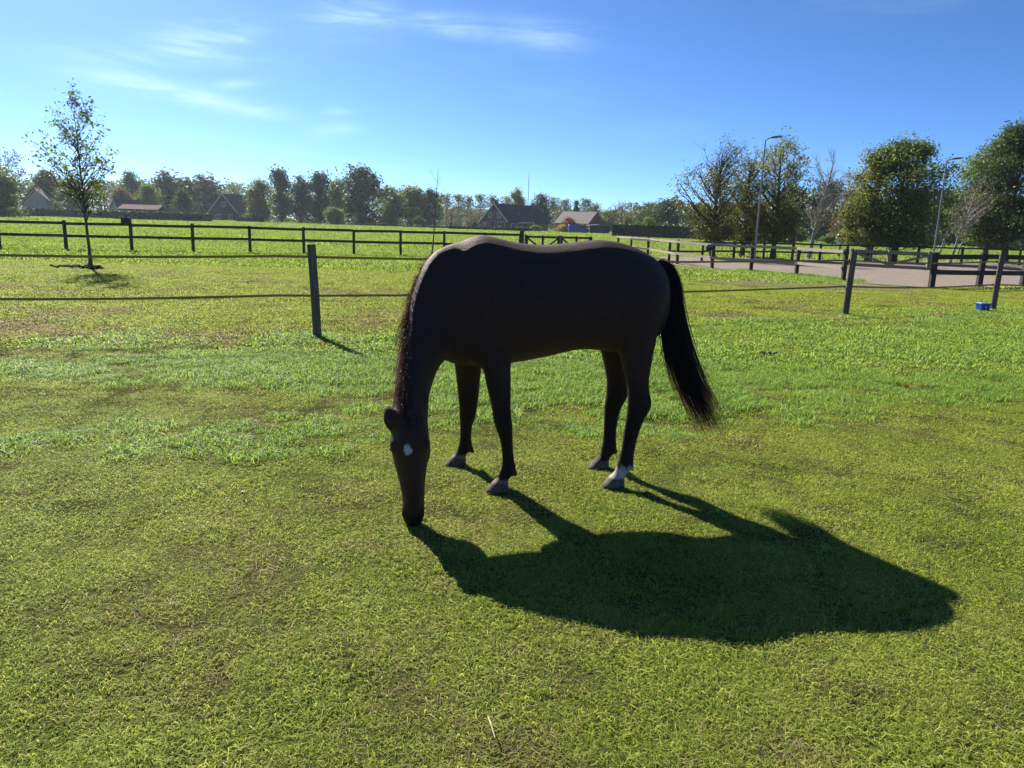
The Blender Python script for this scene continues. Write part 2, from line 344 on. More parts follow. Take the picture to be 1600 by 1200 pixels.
ear((.903, .775, .53), (.972, .765, .69), .050, (0, 1, .1)); ear((.785, .75, .63), (.765, .66, .76), .034, (0, .6, .6))
for sy in (-1, 1):                                            # shoulder and forearm muscle
    c_ = np.array([.43, sy * .15, 1.06]); rr = []
    for i in range(13):
        th = math.pi * i / 12; s_ = max(math.sin(th), .02); rr.append(c_ + np.stack([.15 * s_ * np.cos(ang) - .10 * math.cos(th) * 0, .085 * s_ * np.sin(ang), np.full(KA, .27 * math.cos(th))], 1))
    hb.rings(rr)
for c_, r_ in (((.545, .01, 1.40), (.17, .10, .158)), ((.60, .045, 1.33), (.16, .13, .165)), ((.50, .06, 1.30), (.16, .14, .20))):     # the rise from neck to withers
    rr = []
    for i in range(13):
        th = math.pi * i / 12; s_ = max(math.sin(th), .02); rr.append(np.array(c_) + np.stack([r_[0] * s_ * np.cos(ang), r_[1] * s_ * np.sin(ang), np.full(KA, r_[2] * math.cos(th))], 1))
    hb.rings(rr)
# legs: z, x, y, half length fore-aft, half breadth
def leg(rows):
    rs = []
    for z, x, y, rx, ry in interp_rows(rows, 54):
        rs.append(np.stack([x + rx * np.cos(ang), y + ry * np.sign(np.sin(ang)) * np.abs(np.sin(ang)) ** .9, np.full(KA, z)], 1))
    hb.rings(rs)
leg([(1.126, 0.383, 0.130, 0.161, 0.080), (1.007, 0.370, 0.150, 0.146, 0.090), (0.907, 0.359, 0.165, 0.119, 0.085), (0.807, 0.349, 0.181, 0.093, 0.072), (0.707, 0.338, 0.191, 0.081, 0.064), (0.626, 0.328, 0.199, 0.071, 0.056), (0.546, 0.319, 0.209, 0.062, 0.050), (0.480, 0.311, 0.216, 0.060, 0.051), (0.434, 0.302, 0.219, 0.057, 0.051), (0.388, 0.293, 0.220, 0.050, 0.044), (0.343, 0.283, 0.222, 0.043, 0.034), (0.271, 0.274, 0.222, 0.039, 0.030), (0.200, 0.265, 0.223, 0.040, 0.030), (0.154, 0.262, 0.224, 0.049, 0.036), (0.124, 0.268, 0.223, 0.051, 0.037), (0.099, 0.283, 0.224, 0.044, 0.034), (0.078, 0.303, 0.225, 0.044, 0.037), (0.062, 0.316, 0.226, 0.051, 0.046), (0.030, 0.326, 0.226, 0.065, 0.055), (0.000, 0.333, 0.225, 0.079, 0.062)])
leg([(1.107, 0.451, -0.120, 0.150, 0.080), (0.969, 0.462, -0.150, 0.130, 0.090), (0.849, 0.467, -0.180, 0.108, 0.080), (0.749, 0.464, -0.207, 0.094, 0.072), (0.648, 0.458, -0.230, 0.083, 0.064), (0.557, 0.452, -0.252, 0.075, 0.056), (0.476, 0.448, -0.268, 0.068, 0.053), (0.410, 0.447, -0.283, 0.062, 0.053), (0.354, 0.449, -0.292, 0.056, 0.048), (0.304, 0.454, -0.301, 0.046, 0.038), (0.243, 0.454, -0.313, 0.042, 0.031), (0.181, 0.453, -0.321, 0.043, 0.031), (0.141, 0.454, -0.328, 0.051, 0.036), (0.110, 0.464, -0.331, 0.049, 0.036), (0.085, 0.482, -0.333, 0.043, 0.036), (0.065, 0.498, -0.336, 0.050, 0.045), (0.030, 0.511, -0.339, 0.067, 0.055), (0.000, 0.524, -0.341, 0.081, 0.062)])
leg([(1.37, -0.535, 0.10, 0.19, 0.10), (1.294, -0.553, 0.120, 0.238, 0.135), (1.172, -0.561, 0.140, 0.201, 0.130), (1.071, -0.567, 0.150, 0.164, 0.118), (0.969, -0.573, 0.155, 0.140, 0.105), (0.867, -0.584, 0.161, 0.113, 0.092), (0.777, -0.591, 0.171, 0.092, 0.077), (0.697, -0.597, 0.180, 0.077, 0.062), (0.631, -0.606, 0.187, 0.074, 0.053), (0.576, -0.614, 0.193, 0.082, 0.050), (0.531, -0.614, 0.198, 0.083, 0.050), (0.487, -0.603, 0.202, 0.076, 0.047), (0.438, -0.586, 0.207, 0.064, 0.042), (0.369, -0.567, 0.213, 0.055, 0.036), (0.290, -0.551, 0.222, 0.049, 0.033), (0.212, -0.538, 0.229, 0.049, 0.033), (0.158, -0.529, 0.233, 0.056, 0.037), (0.129, -0.520, 0.236, 0.057, 0.038), (0.100, -0.504, 0.239, 0.049, 0.036), (0.080, -0.483, 0.242, 0.048, 0.038), (0.062, -0.467, 0.244, 0.054, 0.047), (0.030, -0.453, 0.246, 0.069, 0.056), (0.000, -0.440, 0.248, 0.083, 0.063)])
leg([(1.37, -0.50, -0.10, 0.19, 0.10), (1.295, -0.514, -0.120, 0.237, 0.135), (1.173, -0.528, -0.140, 0.200, 0.130), (1.072, -0.536, -0.150, 0.163, 0.118), (0.971, -0.543, -0.155, 0.139, 0.105), (0.869, -0.556, -0.159, 0.113, 0.092), (0.779, -0.564, -0.157, 0.092, 0.077), (0.699, -0.571, -0.156, 0.077, 0.062), (0.633, -0.581, -0.154, 0.074, 0.053), (0.578, -0.589, -0.153, 0.081, 0.050), (0.534, -0.590, -0.152, 0.082, 0.050), (0.489, -0.579, -0.150, 0.076, 0.047), (0.440, -0.563, -0.149, 0.064, 0.042), (0.371, -0.555, -0.146, 0.054, 0.036), (0.292, -0.550, -0.144, 0.049, 0.033), (0.213, -0.549, -0.141, 0.049, 0.033), (0.159, -0.548, -0.138, 0.055, 0.037), (0.129, -0.543, -0.137, 0.056, 0.038), (0.100, -0.530, -0.136, 0.049, 0.036), (0.080, -0.511, -0.136, 0.048, 0.038), (0.062, -0.495, -0.136, 0.054, 0.047), (0.030, -0.482, -0.134, 0.069, 0.056), (0.000, -0.468, -0.132, 0.083, 0.063)])
for fx, fy, fz in ((.222, .224, .118), (.408, -.328, .112), (-.572, .236, .122), (-.592, -.137, .122)):      # tufts behind the fetlocks
    c_ = np.array([fx, fy, fz]); rr = []
    for i in range(9):
        th = math.pi * i / 8; s_ = max(math.sin(th), .02); rr.append(c_ + np.stack([.020 * s_ * np.cos(ang) + .012 * math.cos(th), .017 * s_ * np.sin(ang), np.full(KA, .034 * math.cos(th))], 1))
    hb.rings(rr)
tmp = hb.build('body', None)
rm = tmp.modifiers.new('r', 'REMESH'); rm.mode = 'VOXEL'; rm.voxel_size = .0105; rm.adaptivity = 0
sm = tmp.modifiers.new('s', 'SMOOTH'); sm.factor = .5; sm.iterations = 11
dg = bpy.context.evaluated_depsgraph_get(); bme = bpy.data.meshes.new_from_object(tmp.evaluated_get(dg)); bme.name = 'body'
bpy.data.objects.remove(tmp)
co = np.empty(len(bme.vertices) * 3); bme.vertices.foreach_get('co', co); co = co.reshape(-1, 3)
ed = np.empty(len(bme.edges) * 2, np.int32); bme.edges.foreach_get('vertices', ed); ed = ed.reshape(-1, 2); deg = np.bincount(ed.ravel(), minlength=len(co))[:, None]
wgt = np.maximum(np.clip(1.25 - np.linalg.norm((co - [.56, .06, 1.42]) / [.24, .24, .22], axis=1), 0, 1), .7 * np.clip(1.2 - np.linalg.norm((co - [.36, .20, .92]) / [.22, .2, .2], axis=1), 0, 1))[:, None]
for _ in range(70):                                            # let withers and shoulder run smoothly into each other
    av = np.zeros_like(co)
    for k_ in range(3): av[:, k_] = np.bincount(ed[:, 0], co[ed[:, 1], k_], len(co)) + np.bincount(ed[:, 1], co[ed[:, 0], k_], len(co))
    co = co + (av / deg - co) * .5 * wgt
bme.vertices.foreach_set('co', co.ravel()); bme.update()
co = np.empty(len(bme.vertices) * 3); bme.vertices.foreach_get('co', co); co = co.reshape(-1, 3)
wco = co; co = co.copy(); hm = co[:, 1] > .37; ct_, st_ = math.cos(TURN), math.sin(TURN)
co[hm, 0], co[hm, 1] = wco[hm, 0] * ct_ - wco[hm, 1] * st_, wco[hm, 0] * st_ + wco[hm, 1] * ct_
colr = np.tile(np.array([.043, .024, .021]), (len(co), 1))
def blend(mask, c):
    global colr; colr = colr * (1 - mask[:, None]) + np.array(c) * mask[:, None]
nz = vnoise(co[:, 0] * 60, co[:, 2] * 60 + co[:, 1] * 31, 1.0)
legm = np.clip((.75 - co[:, 2]) / .25, 0, 1) * (co[:, 1] < .45); blend(legm, (.014, .010, .009))
headm = co[:, 1] > .5
blend(np.clip((.30 - co[:, 2]) / .2, 0, 1) * headm, (.035, .018, .011))
blend(np.clip((.06 - np.abs(co[:, 2] - .15)) / .05, 0, 1) * headm * (np.abs(co[:, 0] - .82) > .035), (.09, .035, .018))
blend(np.clip((.085 - co[:, 2]) / .02, 0, 1) * headm, (.012, .011, .012))
hind_l = (co[:, 0] < -.3) & (co[:, 1] > 0); sock = np.clip((.148 + (nz - .5) * .035 - co[:, 2]) / .028, 0, 1)
blend(sock * hind_l, (.40, .36, .33))
hoof = np.clip((.066 - co[:, 2]) / .006, 0, 1) * (co[:, 1] < .45)
blend(hoof * 1.0, (.075, .062, .056)); blend(hoof * np.clip((nz - .35) * 1.2, 0, .6), (.15, .125, .115)); blend(np.clip((.014 - np.abs(co[:, 2] - .07)) / .01, 0, 1) * (co[:, 1] < .45) * (co[:, 0] > 0), (.20, .13, .105))
ca = bme.color_attributes.new('coat', 'FLOAT_COLOR', 'POINT'); ca.data.foreach_set('color', np.concatenate([colr, np.ones((len(co), 1))], 1).astype(np.float32).ravel())
m, t = mat('horse coat'); a_ = N(t, 'ShaderNodeAttribute', attribute_name='coat'); o_ = N(t, 'ShaderNodeTexCoord')
mpn = N(t, 'ShaderNodeMapping'); mpn.inputs['Scale'].default_value = (35, 160, 60); L(t, o_.outputs['Object'], mpn.inputs[0])
hn = noise(t, mpn.outputs[0], 1.0, 4, .7); big = noise(t, o_.outputs['Object'], 5, 3, .5)
stc = turn([.847, .885, .466]); vs_ = N(t, 'ShaderNodeVectorMath', operation='SUBTRACT'); L(t, o_.outputs['Object'], vs_.inputs[0]); vs_.inputs[1].default_value = tuple(stc)
vd_ = N(t, 'ShaderNodeVectorMath', operation='MULTIPLY'); L(t, vs_.outputs[0], vd_.inputs[0]); vd_.inputs[1].default_value = (1 / .022, 1 / .07, 1 / .031)
vl_ = N(t, 'ShaderNodeVectorMath', operation='LENGTH'); L(t, vd_.outputs[0], vl_.inputs[0])
sm_ = N(t, 'ShaderNodeMapRange'); L(t, math_(t, 'ADD', vl_.outputs['Value'], math_(t, 'MULTIPLY', noise(t, o_.outputs['Object'], 48, 4, .65), 1.7)), sm_.inputs[0]); setin(sm_, **{'From Min': 1.98, 'From Max': 1.6})
p = N(t, 'ShaderNodeBsdfPrincipled'); L(t, mixc(t, sm_.outputs[0], mixc(t, 1.0, a_.outputs['Color'], ramp(t, hn, [(.25, (.7, .7, .7)), (.75, (1.3, 1.3, 1.3))]), 'MULTIPLY'), (.42, .43, .45)), p.inputs['Base Color'])
L(t, math_(t, 'ADD', math_(t, 'MULTIPLY', hn, .3), .46), p.inputs['Roughness'])
setin(p, **{'Specular IOR Level': .24, 'Sheen Weight': .05, 'Sheen Roughness': .35, 'Sheen Tint': (.75, .40, .32, 1), 'Specular Tint': (.85, .56, .45, 1)})
b = N(t, 'ShaderNodeBump'); setin(b, Strength=.9, Distance=.005); L(t, math_(t, 'ADD', hn, math_(t, 'MULTIPLY', big, 2.0)), b.inputs['Height']); L(t, b.outputs[0], p.inputs['Normal']); out(t, p.outputs[0])
link('body', bme, m, horse, True)
M['eye'] = simple('horse eye', (.006, .005, .004), (.012, .009, .008), 10, .08, 0, spec=.6)
for sx in (-1, 1):
    e = MB(); rr = []
    for i in range(9):
        th = math.pi * i / 8; s_ = max(math.sin(th), .03); rr.append(turn([.84 + sx * .092, .828, .452]) + np.stack([.017 * s_ * np.cos(ang[::2]), .02 * s_ * np.sin(ang[::2]), np.full(KA // 2, .017 * math.cos(th))], 1))
    e.rings(rr).build('eye', M['eye'], horse, True)

def hairmat(name, c1, c2):
    m, t = mat(name); a_ = N(t, 'ShaderNodeAttribute', attribute_name='tint')
    p = N(t, 'ShaderNodeBsdfPrincipled'); L(t, ramp(t, a_.outputs['Fac'], [(0, c1), (1, c2)]), p.inputs['Base Color']); setin(p, Roughness=.6, **{'Specular IOR Level': .2})
    tr = N(t, 'ShaderNodeBsdfTranslucent'); tr.inputs[0].default_value = (.20, .09, .06, 1)
    mx = N(t, 'ShaderNodeMixShader'); mx.inputs[0].default_value = .15; L(t, p.outputs[0], mx.inputs[1]); L(t, tr.outputs[0], mx.inputs[2]); out(t, mx.outputs[0]); return m
M['mane'] = hairmat('mane hair', (.012, .008, .007), (.10, .05, .036)); M['tailhair'] = hairmat('tail hair', (.006, .005, .005), (.022, .015, .012))
def strands(paths, width, mt, name):
    """flat tapering ribbons along paths (n, k, 3)"""
    P_ = np.asarray(paths); n, k, _ = P_.shape; tg_ = np.gradient(P_, axis=1); r_ = rng.normal(size=(n, 1, 3)); sd_ = np.cross(tg_, r_); sd_ /= np.linalg.norm(sd_, axis=2)[..., None] + 1e-9
    wd = (np.asarray(width).reshape(-1, 1) * (1 - np.linspace(0, 1, k) ** 2 * .92)[None])[..., None] / 2
    A, B = P_ - sd_ * wd, P_ + sd_ * wd
    qd = np.stack([A[:, :-1], B[:, :-1], B[:, 1:], A[:, 1:]], 2).reshape(-1, 4, 3)
    mb = MB(); mb.quads(qd); me_ = mb.mesh(name); tint(me_, 4, vals=np.repeat(rng.random(n), k - 1)); return link(name, me_, mt, horse)
# mane: roots along the crest, falling to the horse's right side
ns = 2600; tt = rng.random(ns) ** .9; idx = 3.2 + tt * (len(nk) - 1 - 4.5)
i0 = idx.astype(int); fr = (idx - i0)[:, None]; cen = nk[i0] * (1 - fr) + nk[i0 + 1] * fr
tv = tg[i0]; tv = tv / np.linalg.norm(tv, axis=1)[:, None]; lat = np.cross(tv, np.array([0, 0, 1.0])); lat /= np.linalg.norm(lat, axis=1)[:, None]; dv = np.cross(lat, tv)
right = np.where((lat @ np.array([.88, -.47, 0]))[:, None] > 0, lat, -lat)
root = cen[:, :3] + dv * (cen[:, 3:4] * .93 - .01) + right * (cen[:, 4:5] * (.05 + .3 * rng.random((ns, 1))))
ln = (.05 + .16 * rng.random(ns) ** 1.3 * (.5 + vnoise(tt * 40, tt * 0, 1.0))) * (.55 + .45 * np.sin(math.pi * np.clip(tt, 0.05, .95)))
k = 8; s_ = np.linspace(0, 1, k)[None, :, None]; up_amt = (.05 + .55 * rng.random(ns) ** 2)[:, None, None]
jit = rng.normal(size=(ns, 1, 3)) * .2
path = root[:, None] + ln[:, None, None] * (dv[:, None] * (up_amt * s_ - .75 * up_amt * s_ ** 2 - .38 * s_ ** 2) + right[:, None] * (1.0 * s_ - .55 * s_ ** 2) * (.15 + .4 * rng.random((ns, 1, 1))) + tv[:, None] * .35 * s_ ** 1.6 + np.array([0, 0, -.55]) * s_ ** 2 + jit * s_)
half = rng.random(ns) < .25                                    # a few wind-lifted tufts
path[half] += (dv[half][:, None] * .05 + np.array([-.03, 0, .02])) * s_
strands(path, .0015 + .0025 * rng.random(ns), M['mane'], 'mane')
nf = 130; root = turn([.84, .80, .685]) + rng.normal(size=(nf, 3)) * np.array([.022, .015, .008])
path = root[:, None] + (np.array([.0, .075, -.02]) * s_ + np.array([0, .0, -.13]) * s_ ** 1.5 + rng.normal(size=(nf, 1, 3)) * .02 * s_) * (.6 + .5 * rng.random(nf))[:, None, None]
strands(path, .004 + .003 * rng.random(nf), M['tailhair'], 'forelock')
# tail
TC = np.array([(-0.760, 0.000, 1.470), (-0.825, 0.000, 1.420), (-0.861, 0.020, 1.302), (-0.859, 0.060, 1.157), (-0.880, 0.110, 0.967), (-0.932, 0.170, 0.764), (-1.027, 0.220, 0.555), (-1.129, 0.260, 0.366)])
TW = np.array([.032, .048, .066, .082, .097, .106, .11, .108])
k = 14; ns = 1700; u = rng.normal(size=(ns, 2)) * .48; u /= np.maximum(1, np.linalg.norm(u, axis=1))[:, None]
u[:, 0] = np.where(rng.random(ns) < .06, u[:, 0] * 1.25, u[:, 0])
te = np.where(rng.random(ns) < .5, .80 + .24 * rng.random(ns), .55 + .45 * rng.random(ns)); tstart = rng.random(ns) * .3
tpar = tstart[:, None] + (te - tstart)[:, None] * np.linspace(0, 1, k)[None]; tx = np.clip(tpar * 7, 0, 7.25)
def tcurve(a): i = np.minimum(a.astype(int), 6); f_ = (a - i)[..., None]; return TC[i] * (1 - f_) + TC[i + 1] * f_
TCs = interp_rows(TC, 71); TWs = np.interp(np.linspace(0, 7, 71), range(8), TW)
def tcurve(a): a = a * 10; i = np.clip(a.astype(int), 0, 69); f_ = (a - i)[..., None]; return TCs[i] * (1 - f_) + TCs[i + 1] * f_
cc = tcurve(tx); ww = np.interp(tx, range(8), TW)
tdir = np.array([-.5, 0, -1.0]); nx = np.array([-.89, 0, .45])
path = cc + nx * (ww * u[:, :1])[..., None] + np.array([0, 1.0, 0]) * (ww * .75 * u[:, 1:])[..., None] + (rng.normal(size=(ns, 1, 3)) * .012 + np.array([0, 0, 0])) * (np.linspace(0, 1, k) ** 2)[None, :, None]
to = strands(path, .003 + .004 * rng.random(ns), M['tailhair'], 'tail')
tb = MB(); rs = []
for i in range(0, 60, 2):
    wv = TWs[i] * .80 * (1 if i < 45 else 1 - (i - 45) / 22); rs.append(TCs[i] + np.outer(np.cos(ang) * wv, nx) + np.outer(np.sin(ang) * wv * .7, (0, 1.0, 0)))
tb.rings(rs).build('tail_core', M['tailhair'], to, True)

# ------------------------------------------------------------------ grass: blades gathered in tufts, set out over the meadow
def blades(n, R_, h0, h1, w0, w1, lean, seed):
    r = np.random.default_rng(seed); a = r.random(n) * 2 * math.pi; d = R_ * np.sqrt(r.random(n)); b0 = np.stack([d * np.cos(a), d * np.sin(a), np.full(n, -.012)], 1)
    h_ = h0 + (h1 - h0) * r.random(n) ** 1.6; th = r.random(n) * 2 * math.pi; ln_ = lean * (.25 + r.random(n)); dr = np.stack([np.cos(th), np.sin(th), np.zeros(n)], 1)
    sa = th + math.pi / 2 + r.normal(size=n) * .5; sd_ = np.stack([np.cos(sa), np.sin(sa), np.zeros(n)], 1) * (w0 + (w1 - w0) * r.random(n))[:, None] / 2
    mid = b0 + dr * (h_ * ln_ * .35)[:, None] + np.array([0, 0, 1.0]) * (h_ * .62)[:, None]
    tip = b0 + dr * (h_ * ln_ * 1.15)[:, None] + np.array([0, 0, 1.0]) * (h_ * np.maximum(1 - .45 * ln_, .35))[:, None]
    v = np.stack([b0 - sd_, b0 + sd_, mid + sd_ * .85, mid - sd_ * .85, tip], 1)
    return v.reshape(-1, 3), r.random(n)
kinds = []                                   # (vertices, tint, material index)
for s_ in range(6): kinds.append((*blades(230, .12, .013, .036, .002, .004, 1.5, 10 + s_), 0))       # grazed turf
for s_ in range(4): kinds.append((*blades(130, .11, .03, .085, .003, .006, 1.2, 30 + s_), 1))            # lush tufts
for s_ in range(3): kinds.append((*blades(80, .11, .012, .036, .002, .004, 2.0, 50 + s_), 2))          # dry straw
for s_ in range(4): kinds.append((*blades(150, .34, .022, .055, .008, .015, 1.2, 70 + s_), 0))           # farther off, broader tufts
for s_ in range(3): kinds.append((*blades(140, .32, .03, .08, .009, .016, 1.1, 90 + s_), 1))
for s_ in range(3): kinds.append((*blades(70, .75, .05, .13, .03, .055, .8, 110 + s_), 3))             # far turf
for s_ in range(2): kinds.append((*blades(60, .34, .03, .06, .008, .014, 1.6, 130 + s_), 2))
for s_ in range(2): kinds.append((*blades(16, .05, .03, .055, .012, .022, 1.5, 150 + s_), 1))             # broad-leaved weeds
for s_ in range(2): kinds.append((*blades(3, .03, .05, .10, .0018, .003, 2.2, 170 + s_), 2))                # single dry stalks
def inside(poly, x, y):
    r = np.zeros(len(x), bool); pp = [(p_[0], p_[1]) for p_ in poly]; j = len(pp) - 1
    for i in range(len(pp)):
        (xi, yi), (xj, yj) = pp[i], pp[j]; r ^= ((yi > y) != (yj > y)) & (x < (xj - xi) * (y - yi) / (yj - yi + 1e-12) + xi); j = i
    return r
def scatter(y0, y1, dens, margin):
    W_ = .72 * y1 + margin; n = int(dens * 2 * W_ * (y1 - y0)); x = rng.uniform(-W_, W_, n); y = rng.uniform(y0, y1, n)
    k_ = np.abs(x) < .72 * y + margin; return x[k_], y[k_]
px_, py_, pk, psc = [], [], [], []
def put(x, y, kk, sc): px_.append(x); py_.append(y); pk.append(kk); psc.append(sc)
for (ya, yb, dens) in ((1.5, 4.0, 210), (4.0, 6.5, 170), (6.5, 9.5, 110)):
    x, y = scatter(ya, yb, dens, 2.2); lu = lushmap(x, y); bare = vnoise(x, y, .22) * .55 + vnoise(x, y, .09) * .45
    keep = (bare < .80) | (lu > .4) | (rng.random(len(x)) < .35); x, y, lu, bare = x[keep], y[keep], lu[keep], bare[keep]
    dry = (vnoise(x + 50, y, .8) * .6 + vnoise(x, y + 9, .22) * .4 + (rng.random(len(x)) - .5) * .6) > .80
    kk = np.where(rng.random(len(x)) < lu * 1.05, 6 + rng.integers(0, 4, len(x)), np.where(dry, 10 + rng.integers(0, 3, len(x)), rng.integers(0, 6, len(x))))
    hmod = .7 + .8 * vnoise(x + 7, y, .28) + .15 * lu; put(x, y, kk, hmod * rng.uniform(.8, 1.2, len(x)))
for (ya, yb, dens) in ((9.5, 15, 40), (15, 26, 24)):
    x, y = scatter(ya, yb, dens, 2.6); lu = lushmap(x, y)
    dry = (vnoise(x + 50, y, 1.3) * .7 + rng.random(len(x)) * .3) > .70
    kk = np.where(rng.random(len(x)) < lu * .8, 17 + rng.integers(0, 3, len(x)), np.where(dry, 23 + rng.integers(0, 2, len(x)), 13 + rng.integers(0, 4, len(x))))
    kp = ~inside(ARENA, x, y); put(x[kp], y[kp], kk[kp], (.7 + .6 * vnoise(x, y, .6) + .15 * lu)[kp])
for (ya, yb, dens) in ((26, 48, 5.0), (48, 120, 1.6), (120, 240, .4)):
    x, y = scatter(ya, yb, dens, 5); kp = ~inside(ARENA, x, y); x, y = x[kp], y[kp]
    put(x, y, 20 + rng.integers(0, 3, len(x)), (.6 + .7 * vnoise(x, y, 3)) * (1.0 if ya < 40 else 1.7 if ya < 100 else 3.2))
for n_, xa, xb, ya, yb in ((240, -6, 8, 6.5, 12.5), (40, -3, 4, 3.5, 6)):
    x, y = rng.uniform(xa, xb, n_), rng.uniform(ya, yb, n_); put(x, y, 25 + rng.integers(0, 2, n_), rng.uniform(.5, 1.0, n_))
n_ = 420; x, y = rng.uniform(-4, 4.5, n_), rng.uniform(1.8, 7.5, n_); put(x, y, 27 + rng.integers(0, 2, n_), rng.uniform(.6, 1.2, n_))
# tufts round the feet of posts
def tufts(p_, n, r_, sc): put(p_[0] + rng.normal(size=n) * r_, p_[1] + rng.normal(size=n) * r_, 6 + rng.integers(0, 4, n), sc * rng.uniform(.7, 1.2, n))
for pp in (G(497, 525), G(1320, 490), G(1552, 482)): tufts(pp, 26, .13, 1.25)
for pp in (G(775, 768), G(712, 725), G(957, 760), G(937, 732), G(648, 820)):      # grass standing about the hooves and muzzle
    aa = rng.random(14) * 6.283; put(pp[0] + .13 * np.cos(aa), pp[1] + .11 * np.sin(aa), rng.integers(0, 6, 14), rng.uniform(1.0, 1.5, 14))
for pp in (G(1240, 430), G(1280, 436), G(1180, 425), G(1300, 440)): tufts(pp, 60, .5, 2.2)
gx_, gy_, gk, gs = map(np.concatenate, (px_, py_, pk, psc)); gz_ = hgt(gx_, gy_); npt = len(gx_)
V = [k_[0] for k_ in kinds]; nvb = sum(map(len, V)); allv = np.concatenate(V + [np.stack([gx_, gy_, gz_], 1)])
me = bpy.data.meshes.new('grass'); me.vertices.add(len(allv)); me.vertices.foreach_set('co', allv.ravel())
nb = nvb // 5; base = np.arange(nb)[:, None] * 5; lp = np.concatenate([base + [0, 1, 2, 3], base + [3, 2, 4]], 1).ravel()
me.loops.add(len(lp)); me.loops.foreach_set('vertex_index', lp.astype(np.int32)); me.polygons.add(nb * 2)
me.polygons.foreach_set('loop_start', (np.arange(nb)[:, None] * 7 + [0, 4]).ravel().astype(np.int32))
me.update(calc_edges=True)
me.polygons.foreach_set('material_index', np.repeat(np.concatenate([np.full(len(k_[0]) // 5, k_[2]) for k_ in kinds]), 2).astype(np.int32))
def attr(nm, ty, vals): a_ = me.attributes.new(nm, ty, 'POINT'); a_.data.foreach_set('value', np.ascontiguousarray(vals))
attr('tint', 'FLOAT', np.concatenate([np.repeat(k_[1], 5) for k_ in kinds] + [np.zeros(npt)]).astype(np.float32))
attr('ispt', 'BOOLEAN', np.concatenate([np.zeros(nvb, bool), np.ones(npt, bool)]))
attr('kind', 'INT', np.concatenate([np.full(len(k_[0]), i) for i, k_ in enumerate(kinds)] + [gk]).astype(np.int32))
attr('rot', 'FLOAT', np.concatenate([np.zeros(nvb), rng.random(npt) * 6.283]).astype(np.float32))
attr('size', 'FLOAT', np.concatenate([np.ones(nvb), gs]).astype(np.float32))
me.materials.append(leafmat('turf blades', [(.12, (.11, .19, .025)), (.45, (.29, .37, .06)), (.72, (.47, .51, .10)), (.95, (.64, .60, .24))], .5, .6, .9, .08))
me.materials.append(leafmat('lush blades', [(.15, (.12, .24, .035)), (.55, (.28, .42, .08)), (.95, (.45, .55, .15))], .5, .5, .8, .15))
me.materials.append(leafmat('straw blades', [(.15, (.20, .16, .06)), (.5, (.34, .26, .12)), (.9, (.50, .42, .24))], .4, .7, 2.0, .08))
me.materials.append(leafmat('field blades', [(.15, (.16, .24, .045)), (.5, (.29, .38, .085)), (.95, (.43, .48, .15))], .5, .6, .5, .08))
grass = link('grass', me, None); struct(grass, 'stuff'); grass['label'] = 'short grazed meadow grass with lush tufts and dry straw'
ng = bpy.data.node_groups.new('grass', 'GeometryNodeTree'); ng.interface.new_socket('Geometry', in_out='INPUT', socket_type='NodeSocketGeometry'); ng.interface.new_socket('Geometry', in_out='OUTPUT', socket_type='NodeSocketGeometry')
gi = N(ng, 'NodeGroupInput'); go = N(ng, 'NodeGroupOutput')
def nattr(nm, ty): n = N(ng, 'GeometryNodeInputNamedAttribute', data_type=ty); n.inputs['Name'].default_value = nm; return n.outputs['Attribute']
sg = N(ng, 'GeometryNodeSeparateGeometry', domain='POINT'); L(ng, gi.outputs[0], sg.inputs[0]); L(ng, nattr('ispt', 'BOOLEAN'), sg.inputs['Selection'])
si = N(ng, 'GeometryNodeSplitToInstances', domain='POINT'); L(ng, sg.outputs['Inverted'], si.inputs[0]); L(ng, nattr('kind', 'INT'), si.inputs['Group ID'])
ip = N(ng, 'GeometryNodeInstanceOnPoints'); L(ng, sg.outputs['Selection'], ip.inputs['Points']); L(ng, si.outputs[0], ip.inputs['Instance'])
ip.inputs['Pick Instance'].default_value = True; L(ng, nattr('kind', 'INT'), ip.inputs['Instance Index'])
cx = N(ng, 'ShaderNodeCombineXYZ'); L(ng, nattr('rot', 'FLOAT'), cx.inputs[2]); er = N(ng, 'FunctionNodeEulerToRotation'); L(ng, cx.outputs[0], er.inputs[0]); L(ng, er.outputs[0], ip.inputs['Rotation'])
L(ng, nattr('size', 'FLOAT'), ip.inputs['Scale']); L(ng, ip.outputs[0], go.inputs[0])
md = grass.modifiers.new('tufts', 'NODES'); md.node_group = ng
print('GRASS points', npt)

